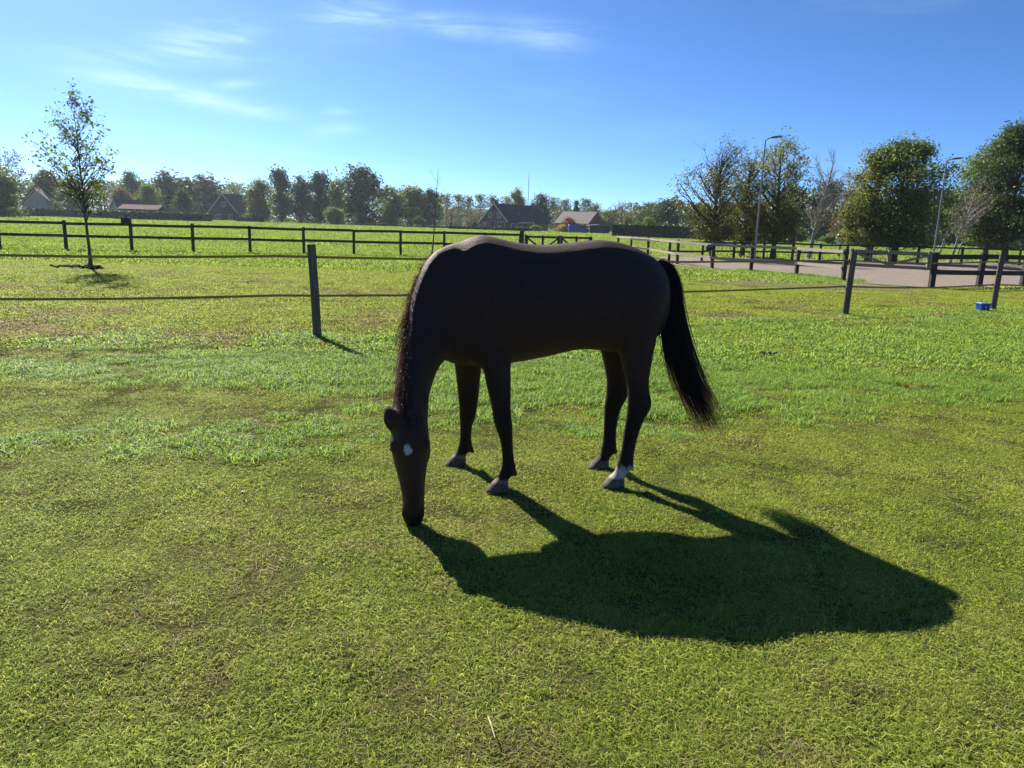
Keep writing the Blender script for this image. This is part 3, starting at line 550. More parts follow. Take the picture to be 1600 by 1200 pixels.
# ------------------------------------------------------------------ trees
def crown_fn(shape):
    def f(u):                                # relative radius at relative height u in the crown
        u = np.clip(u, 0, 1)
        if shape == 'cone': return (1 - u) ** .8 * np.minimum(1, u * 8 + .3)
        if shape == 'poplar': return np.sin(np.pi * (u * .86 + .10)) ** .55
        if shape == 'pine': return np.interp(u, [0, .3, .5, .75, 1], [.75, .8, .8, .7, .25]) * (.8 + .3 * np.sin(u * 26))
        if shape == 'young': return np.interp(u, [0, .15, .38, .6, .85, 1], [.25, .55, 1, .85, .42, .15])
        if shape == 'vase': return np.interp(u, [0, .25, .6, .85, 1], [.45, .8, 1, .85, .4])
        return np.interp(u, [0, .12, .35, .6, .8, .93, 1], [.55, .85, 1, .95, .75, .45, .15])
    return f
def make_tree(seed, H, R_, cb, tr, nclump, nleaf, leaf, shape='round', lean=(0, 0), twigs=0, crad=.22, stems=1, k=6, wob=.03, leafless_top=0.0, low=0.0):
    """returns (wood mesh, foliage mesh); base at the origin. Limbs run from the trunk to each clump of leaves"""
    r = np.random.default_rng(seed); wood = MB(); cf = crown_fn(shape); lean = np.array([lean[0], lean[1], 0.0])
    n = 9; tz = np.linspace(0, 1, n); tp = np.stack([np.cumsum(r.normal(size=n)) * wob * H / 6, np.cumsum(r.normal(size=n)) * wob * H / 6, tz * H * .93], 1); tp[0, :2] = 0
    tp += lean * (tz ** 1.2)[:, None] * H
    rad = tr * (1 - .9 * tz) ** .9; rad[0] *= 1.35; wood.tube(tp, rad, k + 2)
    def trunk_at(z): q_ = np.clip(z / (H * .93), 0, 1) * (n - 1); i = min(int(q_), n - 2); return tp[i] + (tp[i + 1] - tp[i]) * (q_ - i), rad[i]
    lv, tn = [], []
    for c_ in range(nclump):
        u = r.random() ** 1.0; a = r.random() * 2 * math.pi; rr = float(cf(u)) * R_ * (r.random() ** .45) * (.6 + .8 * vnoise(a * 2.1 + seed, u * 4, 1.0))
        z = H * (cb + (1 - cb) * u); ax_, _ = trunk_at(min(z, H * .93)); tgt = np.array([ax_[0] + rr * math.cos(a), ax_[1] + rr * math.sin(a), z])
        z0 = max(H * cb * .75, z - (.55 + .5 * r.random()) * max(rr, .1) - .05 * H); p0, r0 = trunk_at(z0)
        m1 = p0 + (tgt - p0) * .4 + np.array([0, 0, -.06 * rr]) + r.normal(size=3) * .04 * rr; m2 = p0 + (tgt - p0) * .75 + r.normal(size=3) * .05 * rr
        b0 = max(min(r0 * .55, .012 * H * .35 + .02 * rr), .006); wood.tube([p0, m1, m2, tgt], [b0, b0 * .7, b0 * .45, b0 * .2], 4, False)
        out_ = tgt - ax_; out_ = out_ / (np.linalg.norm(out_) + 1e-6)
        ends = [tgt]
        for q_ in range(twigs):
            st = (m1 if r.random() < .3 else m2) if r.random() < .6 else tgt; dd = out_ * .5 + np.array([0, 0, .65]) + r.normal(size=3) * .55; dd /= np.linalg.norm(dd); l_ = R_ * (.18 + .3 * r.random())
            e1 = st + dd * l_ * .5 + r.normal(size=3) * .04 * l_; e2 = st + dd * l_ + np.array([0, 0, .08 * l_]); wood.tube([st, e1, e2], [b0 * .22 + .003, b0 * .15 + .002, .002], 3, False); ends += [e1, e2]
        if u > 1 - leafless_top and r.random() < .7: continue
        m_ = int(nleaf * (.5 + r.random()) * (1 + low * max(0, 1 - u / .42))); cr = crad * R_ * (.6 + .8 * r.random())
        if twigs: base_ = np.array(ends)[r.integers(0, len(ends), m_)]; cr *= .55
        else: base_ = tgt
        off = r.normal(size=(m_, 3)) * cr * np.array([1, 1, .68]); lv.append(base_ + off); tn.append(np.clip(.45 + .25 * r.normal() + .22 * r.normal(size=m_), 0, 1))
    if not lv: return wood.mesh('trunk'), None
    P_ = np.concatenate(lv); tn = np.concatenate(tn); m_ = len(P_); nrm = r.normal(size=(m_, 3)); nrm[:, 2] = np.abs(nrm[:, 2]) + .3; nrm /= np.linalg.norm(nrm, axis=1)[:, None]
    a_ = np.cross(nrm, r.normal(size=(m_, 3))); a_ /= np.linalg.norm(a_, axis=1)[:, None]; b_ = np.cross(nrm, a_); sz = (leaf * (.6 + .8 * r.random(m_)))[:, None] / 2
    mb = MB(); mb.quads(np.stack([P_ - a_ * sz * 1.25, P_ - b_ * sz * .7, P_ + a_ * sz * 1.25, P_ + b_ * sz * .7], 1)); fm = mb.mesh('crown'); tint(fm, 4, vals=tn); return wood.mesh('trunk'), fm
LM = {'dark': leafmat('dark foliage', [(.1, (.03, .052, .018)), (.55, (.06, .095, .03)), (.95, (.12, .155, .045))], .38, .5, .25, .3),
      'mid': leafmat('green foliage', [(.1, (.06, .10, .024)), (.55, (.135, .185, .045)), (.95, (.25, .28, .075))], .48, .5, .3, .3),
      'pale': leafmat('poplar foliage', [(.1, (.07, .10, .04)), (.55, (.13, .17, .065)), (.95, (.20, .23, .10))], .4, .5, .2, .25),
      'autumn': leafmat('autumn foliage', [(.1, (.10, .07, .028)), (.5, (.19, .12, .045)), (.95, (.26, .19, .07))], .35, .5, .3, .2),
      'purple': leafmat('copper foliage', [(.1, (.05, .03, .035)), (.5, (.10, .06, .06)), (.95, (.16, .10, .09))], .3, .5, .4, .2),
      'red': leafmat('red foliage', [(.1, (.10, .02, .025)), (.5, (.24, .045, .05)), (.95, (.34, .09, .08))], .35, .5, .5, .2),
      'yellow': leafmat('yellow foliage', [(.1, (.20, .20, .02)), (.5, (.42, .40, .035)), (.95, (.55, .52, .07))], .4, .5, .5, .2),
      'oak': leafmat('oak foliage', [(.1, (.07, .10, .024)), (.5, (.16, .185, .044)), (.95, (.31, .28, .08))], .48, .45, .5, .3),
      'sparse': leafmat('thin autumn leaves', [(.1, (.07, .09, .022)), (.5, (.14, .15, .035)), (.95, (.24, .19, .06))], .42, .45, .6, .3)}
def set_tree(name, label, cat, loc, wood, fol, wm, lm, scale=(1, 1, 1), rz=0.0, group=None):
    t_ = thing(name, label, cat, loc, rz, group); t_.scale = scale; link('trunk', wood, wm, t_)
    if fol is not None: link('crown', fol, lm, t_)
    return t_

# near trees along the far side of the riding arena; px = trunk foot, top = top of crown in the photograph
def near_tree(px, py, top, wpx, cb, lm, label, seed, **kw):
    p_ = G(px, py); H = topz(px, top, p_[1]) * (.86 if 'tall airy' in label else .91); R_ = wpx / 2 / FPX * p_[1]; wm = kw.pop('bark', M['bark']); nm = kw.pop('name', 'broadleaf_tree')
    wd, fo = make_tree(seed, H, R_, cb, kw.pop('tr', .15), kw.pop('nclump', 70), kw.pop('nleaf', 60), kw.pop('leaf', .16), k=5, **kw)
    return set_tree(nm, label, 'tree', (p_[0], p_[1], -.03), wd, fo, wm, LM[lm], group='trees beyond the riding arena')
near_tree(1113, 404, 208, 96, .17, 'sparse', 'half-bare tree with a dense green lower crown, left end of the arena row', 101, nclump=90, nleaf=85, leaf=.10, twigs=8, shape='vase', leafless_top=.2, low=2, tr=.17)
near_tree(1158, 402, 218, 76, .16, 'sparse', 'thin-crowned tree directly left of the nearer lamp post', 102, nclump=80, nleaf=85, leaf=.10, twigs=7, shape='vase', leafless_top=.15, low=1.5, tr=.16)
near_tree(1207, 404, 196, 100, .17, 'oak', 'tall airy green tree directly right of the nearer lamp post', 103, nclump=80, nleaf=120, leaf=.11, crad=.2, twigs=4, shape='vase', tr=.17, low=1)
near_tree(1263, 404, 222, 78, .34, 'sparse', 'almost leafless tree with a leaning pale trunk beyond the arena', 104, nclump=36, nleaf=3, leaf=.13, twigs=16, shape='vase', lean=(.14, 0), tr=.15, bark=M['bark_birch'], leafless_top=.6)
near_tree(1310, 402, 246, 62, .22, 'autumn', 'slender birch with white trunk and brownish leaves beyond the arena', 105, nclump=40, nleaf=44, leaf=.10, twigs=6, tr=.09, bark=M['bark_birch'], name='birch_tree')
near_tree(1354, 407, 216, 100, .17, 'oak', 'full-crowned oak, left one of the touching pair behind the arena gate', 106, nclump=80, nleaf=230, leaf=.13, crad=.155, tr=.17)
near_tree(1395, 409, 206, 130, .18, 'mid', 'full-crowned dark oak, right one of the touching pair behind the arena gate', 107, nclump=95, nleaf=260, leaf=.13, crad=.15, tr=.18)
near_tree(1463, 408, 292, 40, .40, 'sparse', 'left leaning pale birch trunk of the three by the farther lamp post', 108, nclump=26, nleaf=5, leaf=.13, twigs=10, lean=(.22, 0), tr=.08, bark=M['bark_birch'], name='birch_tree')
near_tree(1484, 410, 262, 66, .42, 'autumn', 'middle leaning birch with reddish bare twigs by the farther lamp post', 109, nclump=36, nleaf=7, leaf=.13, twigs=14, lean=(.20, 0), tr=.10, bark=M['bark_birch'], name='birch_tree')
near_tree(1494, 404, 300, 44, .45, 'autumn', 'right thin leaning birch of the three by the farther lamp post', 110, nclump=24, nleaf=5, leaf=.13, twigs=10, lean=(.20, 0), tr=.07, bark=M['bark_birch'], name='birch_tree')
near_tree(1538, 409, 196, 100, .2, 'mid', 'dense green tree, second from the right edge behind the arena', 111, nclump=85, nleaf=240, leaf=.13, crad=.155, tr=.20)
near_tree(1569, 411, 180, 126, .19, 'dark', 'tallest dense tree at the right edge behind the arena', 112, nclump=100, nleaf=270, leaf=.13, crad=.15, tr=.22)

# young tree in the left paddock with dug earth at its foot, and a bare sapling
p_ = G(142, 419); H = topz(108, 138, p_[1]) * .93; wd, fo = make_tree(201, H, 1.08, .38, .05, 75, 25, .08, 'young', lean=(-.025, 0), twigs=5, crad=.15, wob=.008)
set_tree('young_tree', 'slim young tree with small leaves standing alone left of the paddock post', 'tree', (p_[0], p_[1], -.02), wd, fo, M['bark'], LM['mid'])
p_ = G(674, 408); H = topz(686, 250, p_[1]); wd, fo = make_tree(205, H, .62, .45, .035, 9, 1, .09, 'vase', lean=(.04, 0), twigs=3, wob=.02)
set_tree('sapling', 'leafless thin sapling rising just left of the horse withers', 'tree', (p_[0], p_[1], -.02), wd, fo, M['bark'], LM['sparse'])

# far trees: a few kinds, each with its own trunk and crown, placed one by one
PRO = {}
for kd, lst in {'round': [dict(seed=301 + i, H=10, R_=3.6, cb=.07, tr=.28, nclump=80, nleaf=90, leaf=.42, shape='round') for i in range(3)],
                'pine': [dict(seed=321 + i, H=10, R_=2.9, cb=.08, tr=.24, nclump=70, nleaf=80, leaf=.4, shape='pine', crad=.26) for i in range(2)],
                'poplar': [dict(seed=331 + i, H=10, R_=1.9, cb=.05, tr=.18, nclump=52, nleaf=40, leaf=.36, shape='poplar', crad=.3) for i in range(2)],
                'cone': [dict(seed=341, H=10, R_=2.4, cb=.06, tr=.2, nclump=50, nleaf=36, leaf=.5, shape='cone', crad=.16)],
                'airy': [dict(seed=351 + i, H=10, R_=3.4, cb=.1, tr=.2, nclump=54, nleaf=32, leaf=.3, twigs=4, shape='round') for i in range(2)],
                'bush': [dict(seed=361 + i, H=10, R_=6.0, cb=.05, tr=.3, nclump=60, nleaf=90, leaf=.7, shape='round', crad=.2) for i in range(2)]}.items():
    PRO[kd] = [make_tree(**d_) for d_ in lst]
MC = {}
def far_tree(kd, px, top, wpx, Yd, lm, label, name='broadleaf_tree', var=0, cat='tree', group='trees on the horizon'):
    p_ = D(px, Yd); H = topz(px, top, Yd); i = var % len(PRO[kd]); wd, fo = PRO[kd][i]; R0_ = {'round': 3.6, 'pine': 2.9, 'poplar': 1.9, 'cone': 2.4, 'airy': 3.4, 'bush': 6.0}[kd]
    sx = wpx / 2 / FPX * Yd / R0_ * .92
    if (kd, i, lm) not in MC: a_, b_ = wd.copy(), fo.copy(); a_.materials.append(M['bark_far']); b_.materials.append(LM[lm]); MC[(kd, i, lm)] = (a_, b_)
    a_, b_ = MC[(kd, i, lm)]
    return set_tree(name, label, cat, (p_[0], p_[1], -.1), a_, b_, None, None, (sx, sx, H / 10), rng.random() * 6.28, group)
FT = [('round', 5, 262, 60, 150, 'mid', 'bright green tree cut by the left edge'), ('airy', 14, 240, 64, 190, 'purple', 'tall purplish half-bare tree at the left edge'),
      ('round', 78, 270, 46, 210, 'dark', 'grey-green tree behind the pale house at far left'), ('round', 112, 287, 46, 200, 'mid', 'low olive tree behind the young tree trunk'),
      ('airy', 163, 282, 46, 230, 'dark', 'airy rounded tree right of the young tree'), ('round', 190, 296, 34, 220, 'autumn', 'small rusty tree left of the pink-roofed shed'),
      ('round', 209, 273, 36, 250, 'dark', 'dark tree standing above the pink-roofed shed, left one'), ('round', 233, 290, 34, 215, 'mid', 'yellowish tree above the pink-roofed shed'),
      ('pine', 262, 271, 60, 250, 'dark', 'broad dark pine above the right end of the pink-roofed shed'), ('pine', 292, 282, 48, 260, 'dark', 'dark pine left of the gabled house with white edges'),
      ('pine', 322, 277, 62, 270, 'dark', 'wide flat-topped pine behind the gabled house with white edges'), ('airy', 366, 288, 36, 280, 'pale', 'pale thin tree above the roof of the white-edged house'),
      ('round', 404, 285, 46, 215, 'mid', 'rounded green tree right of the white-edged house'), ('pine', 440, 268, 40, 225, 'dark', 'tall dark conifer, first right of the rounded green tree'),
      ('pine', 470, 278, 38, 222, 'dark', 'dark conifer, second right of the rounded green tree'), ('pine', 500, 274, 44, 222, 'dark', 'dark conifer, third right of the rounded green tree'),
      ('round', 528, 284, 36, 225, 'mid', 'narrow green tree left of the tallest dark crown'), ('round', 564, 266, 72, 215, 'dark', 'tallest and broadest dark tree on the left horizon'),
      ('round', 612, 296, 44, 235, 'mid', 'olive tree just right of the tallest dark tree'), ('round', 644, 294, 50, 240, 'mid', 'broad olive tree behind the bare sapling'),
      ('round', 672, 299, 34, 238, 'dark', 'dark tree end of the olive pair behind the bare sapling'),
      ('poplar', 698, 304, 24, 320, 'pale', 'pale poplar, first left of the brick farmhouse row'), ('poplar', 716, 305, 22, 322, 'pale', 'pale poplar, second of the row left of the brick farmhouse'),
      ('poplar', 733, 306, 22, 322, 'pale', 'pale poplar, third of the row left of the brick farmhouse'), ('poplar', 750, 305, 23, 324, 'pale', 'pale poplar, fourth of the row left of the brick farmhouse'),
      ('poplar', 768, 305, 22, 326, 'pale', 'pale poplar just behind the farmhouse gable'), ('airy', 705, 326, 34, 260, 'autumn', 'low reddish tree in front of the pale poplars'),
      ('airy', 735, 328, 30, 255, 'autumn', 'low reddish tree close to the brick farmhouse'), ('poplar', 790, 309, 22, 330, 'pale', 'pale poplar above the farmhouse ridge'),
      ('round', 807, 299, 26, 250, 'oak', 'rounded green tree rising above the farmhouse ridge'), ('round', 842, 307, 36, 225, 'dark', 'big dark tree at the right end of the farmhouse roof'),
      ('poplar', 862, 309, 24, 330, 'pale', 'pale poplar left of the tractor barn, nearest the farmhouse'), ('poplar', 882, 313, 22, 332, 'pale', 'pale poplar above the left end of the barn'),
      ('cone', 899, 313, 20, 230, 'dark', 'small dark spruce behind the barn ridge'), ('poplar', 914, 312, 24, 334, 'pale', 'pale poplar right of the small spruce'), ('poplar', 930, 318, 22, 334, 'pale', 'pale poplar behind the barn gable'),
      ('airy', 872, 330, 22, 240, 'autumn', 'dull brown tree left of the barn'), ('round', 950, 330, 30, 250, 'mid', 'low tree directly right of the barn'),
      ('airy', 971, 316, 46, 190, 'autumn', 'airy tan autumn tree standing alone right of the barn'), ('round', 1014, 320, 44, 215, 'dark', 'dark rounded tree right of the tan autumn tree'),
      ('round', 1046, 314, 60, 205, 'dark', 'large dark tree beside the left end of the arena row'), ('round', 1085, 320, 56, 190, 'dark', 'dark tree seen through the half-bare arena tree'),
      ('round', 1135, 318, 56, 180, 'dark', 'dark background tree behind the thin-crowned tree'), ('round', 1180, 322, 52, 175, 'dark', 'dark background tree behind the nearer lamp post'),
      ('round', 1232, 294, 70, 150, 'dark', 'dark rounded tree filling the gap before the leaning bare tree'), ('round', 1285, 288, 66, 150, 'dark', 'dark background tree behind the slender birch'),
      ('round', 1335, 298, 64, 148, 'dark', 'dark background tree behind the left oak of the pair'), ('round', 1385, 318, 64, 145, 'dark', 'dark background tree behind the right oak of the pair'),
      ('round', 1432, 300, 60, 145, 'dark', 'dark background tree left of the farther lamp post'), ('round', 1472, 298, 60, 140, 'dark', 'dark background tree behind the three leaning birches'),
      ('round', 1515, 292, 62, 140, 'dark', 'dark background tree between the birches and the dense tree'), ('round', 1560, 310, 64, 138, 'dark', 'dark background tree behind the tallest right tree'), ('round', 1605, 306, 66, 136, 'dark', 'dark background tree cut by the right edge')]
for i, a_ in enumerate(FT):
    kd = a_[0]; far_tree(*a_, name={'pine': 'pine_tree', 'poplar': 'poplar_tree', 'cone': 'spruce_tree'}.get(kd, 'broadleaf_tree'), var=i)
SH = [(284, 301, 34, 205, 'dark', 'tall rounded grey-green shrub left of the white-edged house'), (742, 347, 14, 185, 'dark', 'dark round shrub left of the brick farmhouse'), (880, 352, 18, 182, 'yellow', 'clipped yellow bush left of the blue van'),
      (908, 351, 22, 184, 'yellow', 'clipped yellow bush rising behind the blue van'), (887, 342, 28, 184.5, 'red', 'red-leaved bush against the barn'), (838, 352, 16, 180, 'mid', 'low green bush before the farmhouse roof end'),
      (1250, 358, 26, 128, 'mid', 'rounded green shrub right end of the long hedge'), (1304, 366, 34, 122, 'mid', 'low green mound shrub behind the slender birch'), (1040, 350, 14, 150, 'pale', 'pale small shrub on the long hedge'), (525, 326, 30, 200, 'mid', 'low shrub under the dark conifers'),
      (606, 332, 24, 205, 'mid', 'low shrub right of the tallest dark tree'), (655, 340, 18, 200, 'dark', 'dark low shrub near the sapling top rail'), (560, 334, 30, 205, 'dark', 'dark low shrub beneath the broadest dark tree'), (980, 338, 24, 170, 'pale', 'pale shrub behind the left end of the long hedge'), (1010, 342, 26, 168, 'mid', 'green shrub behind the middle of the long hedge'),
      (1365, 364, 40, 120, 'dark', 'dark low shrub behind the arena gate'), (1440, 366, 50, 118, 'dark', 'dark low shrub left of the leaning birches'), (1560, 366, 70, 118, 'mid', 'low shrub behind the dense right trees')]
for i, (px, top, wpx, Yd, lm, lb) in enumerate(SH): far_tree('bush', px, top, wpx, Yd, lm, lb, 'shrub', i, 'shrub', 'shrubs around the far houses')

# hedges
def hedge(px0, px1, Y0, Y1, hgt_, label, lm='dark', wid=1.2, leaf=.35):
    a_, b_ = D(px0, Y0), D(px1, Y1); ln_ = np.linalg.norm(b_ - a_); d_ = (b_ - a_) / ln_; s__ = np.array([-d_[1], d_[0], 0]); n = int(ln_ * hgt_ * 26)
    u = rng.random(n) * ln_; ang_ = rng.random(n) * math.pi; sq = lambda c: np.sign(c) * np.abs(c) ** .45
    yy = sq(np.cos(ang_)) * wid / 2; zz = np.where(rng.random(n) < .6, rng.random(n) * hgt_, hgt_ * sq(np.sin(ang_))) + rng.normal(size=n) * .10 + .28 * (vnoise(u, u * 0, 1.6) - .5) * (rng.random(n) < .8)
    P_ = np.outer(u, d_) + np.outer(yy, s__) + np.outer(zz, (0, 0, 1.0)); nr = rng.normal(size=(n, 3)); nr /= np.linalg.norm(nr, axis=1)[:, None]; t1 = np.cross(nr, rng.normal(size=(n, 3))); t1 /= np.linalg.norm(t1, axis=1)[:, None]; t2 = np.cross(nr, t1); sz = leaf * (.5 + .7 * rng.random(n))[:, None] / 2
    h_ = thing('hedge', label, 'hedge', a_, 0, 'hedges along the far fields'); mb = MB(); mb.quads(np.stack([P_ - t1 * sz, P_ - t2 * sz, P_ + t1 * sz, P_ + t2 * sz], 1)); fm = mb.mesh('foliage'); tint(fm, 4, .1, .9); link('foliage', fm, LM[lm], h_)
    MB().beam(np.array([0, 0, hgt_ * .46]), d_ * ln_ + np.array([0, 0, hgt_ * .46]), wid * .7, hgt_ * .9).build('inner_branches', M['soil'], h_)
hedge(40, 195, 178, 182, 2.0, 'long dark clipped hedge at far left behind the young tree'); hedge(176, 330, 176, 178, 2.0, 'dark clipped hedge below the pink-roofed shed'); hedge(368, 412, 210, 212, 1.4, 'short dark hedge right of the white-edged house')
hedge(958, 1244, 132, 118, 2.3, 'long dark hedge behind the arena trees', leaf=.3); hedge(702, 832, 178, 172, .9, 'low hedge in front of the brick farmhouse'); hedge(-60, 45, 165, 172, 1.7, 'hedge at the left edge under the bright green tree')
hedge(560, 700, 200, 190, .7, 'low weedy hedge between the dark tree and the farmhouse', 'mid')

# far woods that read as one mass behind the single trees
def woodland(px0, px1, Yd, h0, h1, lm, label, n, leaf=.8):
    px = rng.uniform(px0, px1, n); base = np.array([D(p_, Yd) for p_ in px]); base[:, 1] += rng.uniform(0, 14, n)
    top = h0 + (h1 - h0) * (.6 * vnoise(px, px * 0, 26.0) + .4 * vnoise(px, px * 0 + 5, 9.0)); z = top * rng.random(n) ** .6
    P_ = base + np.stack([np.zeros(n), np.zeros(n), z], 1); nr = rng.normal(size=(n, 3)); nr /= np.linalg.norm(nr, axis=1)[:, None]; t1 = np.cross(nr, rng.normal(size=(n, 3))); t1 /= np.linalg.norm(t1, axis=1)[:, None]; t2 = np.cross(nr, t1); sz = leaf * (.5 + .8 * rng.random(n))[:, None] / 2
    mb = MB(); mb.quads(np.stack([P_ - t1 * sz, P_ - t2 * sz, P_ + t1 * sz, P_ + t2 * sz], 1)); fm = mb.mesh('woodland'); tint(fm, 4, .1, .8); o = link('woodland', fm, LM[lm]); struct(o, 'stuff'); o['label'] = label; return o
woodland(-80, 690, 285, 9.0, 15.5, 'mid', 'far wood behind the left trees', 26000)
woodland(660, 1010, 345, 6.0, 12.0, 'pale', 'far wood below the poplars', 14000)
woodland(990, 1720, 200, 6.0, 11.0, 'dark', 'far wood behind the arena trees', 16000, .6)

# ------------------------------------------------------------------ fences
def xy(p_): return np.array([p_[0], p_[1], 0.0])
def post(parent, p_, h_, w_, mt, lean=(0, 0), name='post', rnd=False):
    p_ = np.array(p_, float); top = p_ + np.array([lean[0], lean[1], h_]); mb = MB()
    if rnd: mb.tube([p_ - [0, 0, .3], p_ + (top - p_) * .5, top], [w_ / 2, w_ / 2 * .97, w_ / 2 * .94], 10)
    else: mb.beam(p_ - np.array([0, 0, .3]), top, w_, w_, (0, 1, 0))
    return mb.build(name, mt, parent)
def rail_fence(name, label, pts, h_, rails, pw, rw, rh, pm, rm_, group, skip=(), side=1):
    f_ = thing(name, label, 'fence', (0, 0, 0), 0, group)
    for i, p_ in enumerate(pts): post(f_, p_, h_ * (1 + .02 * rng.normal()), pw, pm, rng.normal(size=2) * .012)
    for i in range(len(pts) - 1):
        if i in skip: continue
        a_, b_ = pts[i], pts[i + 1]; d_ = (b_ - a_) / np.linalg.norm(b_ - a_); n_ = np.array([d_[1], -d_[0], 0]) * side * (pw / 2 + rw / 2 + .002)
        for z in rails: MB().beam(a_ + n_ - d_ * .02 + [0, 0, z + rng.normal() * .012], b_ + n_ - d_ * .03 + [0, 0, z + rng.normal() * .012], rw, rh).build('rail', rm_, f_)
    return f_
# left paddock fence: straight line, a post every 2.7 m or so
a_, b_ = xy(G(106, 390.5)), xy(G(627, 398.8))
def on_line(px):                              # where the view direction px meets that line
    d_ = ray(px, 390); n_ = np.array([-(b_ - a_)[1], (b_ - a_)[0], 0]); t_ = ((a_ - CAM) @ n_) / (d_ @ n_); q_ = CAM + d_ * t_; q_[2] = 0; return q_
LP = [on_line(p_) for p_ in (-108, 0, 104, 206, 302, 391, 475, 553, 626, 694, 758, 812)]
FH = topz(104, 345.5, LP[2][1]); rail_fence('paddock_fence', 'long dark two-rail timber fence across the left field', LP, FH, (FH - .09, FH - .62), .11, .04, .12, M['wood_dark'], M['wood_dark'], 'timber fences', side=1)
post_p = LP[3]; bxo = thing('nest_box', 'small dark box with a knob topping a post of the left fence', 'box', (post_p[0], post_p[1], FH - .12))
MB().box((-.24, -.30, 0), (.12, -.09, .33)).build('box_body', M['black'], bxo); MB().box((-.27, -.33, .33), (.15, -.06, .36)).build('lid', M['grey_box'], bxo)
MB().tube([(-.06, -.2, .36), (-.06, -.2, .44), (-.02, -.2, .5)], [.05, .06, .02], 8).build('knob', M['grey_box'], bxo)
# gate right of it
def gate(name, label, A_, B_, h0, h1, stile, mt, brace=True, mids=1, th=.06):
    g_ = thing(name, label, 'gate', (0, 0, 0), 0, 'timber gates'); A_, B_ = np.array(A_), np.array(B_); d_ = (B_ - A_)
    for z in (h0, h1): MB().beam(A_ + [0, 0, z], B_ + [0, 0, z], th, .11).build('rail', mt, g_)
    for q_ in [0.01, .99] + [k_ / (mids + 1) for k_ in range(1, mids + 1)]: MB().beam(A_ + d_ * q_ + [0, 0, h0 - .06], A_ + d_ * q_ + [0, 0, h1 + .08], stile, stile, (0, 1, 0)).build('stile', mt, g_)
    if brace:
        off = np.array([0, -.06, 0])
        MB().beam(A_ + d_ * .02 + off + [0, 0, h1 - .05], A_ + d_ * .48 + off + [0, 0, h0 + .08], .03, .08).build('brace', mt, g_); MB().beam(B_ - d_ * .02 + off + [0, 0, h1 - .05], B_ - d_ * .48 + off + [0, 0, h0 + .08], .03, .08).build('brace', mt, g_)
    return g_
Yg = LP[-1][1] + .3
g0, g1, g2 = D(819, Yg), D(876.5, Yg + .8), D(925, Yg + 1.6)
for px, Yd, lb in ((816, Yg - .1, 'thick dark gate post at the right end of the left fence'),):
    o = MB().beam(D(px, Yd) - [0, 0, .3], D(px, Yd) + [0, 0, FH + .12], .22, .22, (0, 1, 0)).build('gate_post', M['wood_dark'], None); tag(o, lb, 'post')
for px, Yd, lb in ((821.6, Yg, 'pale upright gate post left of the double gate'), (876, Yg + .8, 'pale upright post in the middle of the double gate')):
    o = MB().tube([D(px, Yd) - [0, 0, .3], D(px, Yd) + [0, 0, FH - .05]], .05, 10).build('gate_post', M['steel'], None); tag(o, lb, 'post')
gate('field_gate', 'left leaf of the dark timber gate behind the horse back', D(823.5, Yg), D(874, Yg + .75), .32, FH - .18, .12, M['wood_dark'])
gate('field_gate', 'right leaf of the dark timber gate behind the horse back', D(878, Yg + .85), D(925, Yg + 1.5), .32, FH - .18, .12, M['wood_dark'])
# riding arena: near fence with pale rails, gate, far dark fence
NP = [xy(G(px, py)) for px, py in ((965, 393), (1012, 403), (1058, 412.5), (1112, 419.5), (1173, 424.5), (1244, 430), (1317, 440.5))]
rail_fence('arena_fence', 'near fence of the riding arena with dark posts and pale weathered rails', NP, 1.16, (1.06, .50), .13, .045, .11, M['wood_dark'], M['rail_pale'], 'timber fences', side=1)
NQ = [xy(G(px, py)) for px, py in ((1455, 448.5), (1529, 448.5), (1597, 448), (1672, 448))]
rail_fence('arena_fence', 'near fence right of the arena gate with dark boards', NQ, 1.18, (1.03, .50), .16, .05, .16, M['wood_dark'], M['wood_dark'], 'timber fences', side=1)
gate('arena_gate', 'brown timber gate with crossed braces into the riding arena', NP[-1] + np.array([.18, .05, 0]), NQ[0] + np.array([-.16, .05, 0]), .62, 1.10, .11, M['wood_grey'], True, 1)
far_px = ((985, 399), (1045, 408.5), (1096, 407.5), (1146, 407), (1192, 407), (1237, 408), (1280, 409), (1322, 409), (1360, 409.5), (1399, 410), (1433, 411), (1501, 413), (1591, 415), (1680, 417))
rail_fence('arena_fence', 'far dark two-rail fence behind the riding arena', [xy(G(*q_)) for q_ in far_px], 1.06, (1.0, .52), .12, .04, .10, M['wood_dark'], M['wood_dark'], 'timber fences', side=1)
tr_ = thing('feed_box', 'grey rounded box hung on the near arena fence', 'box', NP[3] + np.array([-.22, -.12, .88])); tr_.scale = (.62, .62, .62); MB().rings([np.stack([.24 * np.cos(ang) * s_ , .15 * np.sin(ang) * s_, np.full(KA, z)], 1) for z, s_ in ((-.14, .8), (-.12, .9), (.12, 1), (.2, .95), (.26, .7), (.28, .3))]).build('shell', M['grey_box'], tr_, True)
MB().box((-.2, -.17, -.1), (.2, -.152, .08)).build('front_plate', M['black'], tr_)
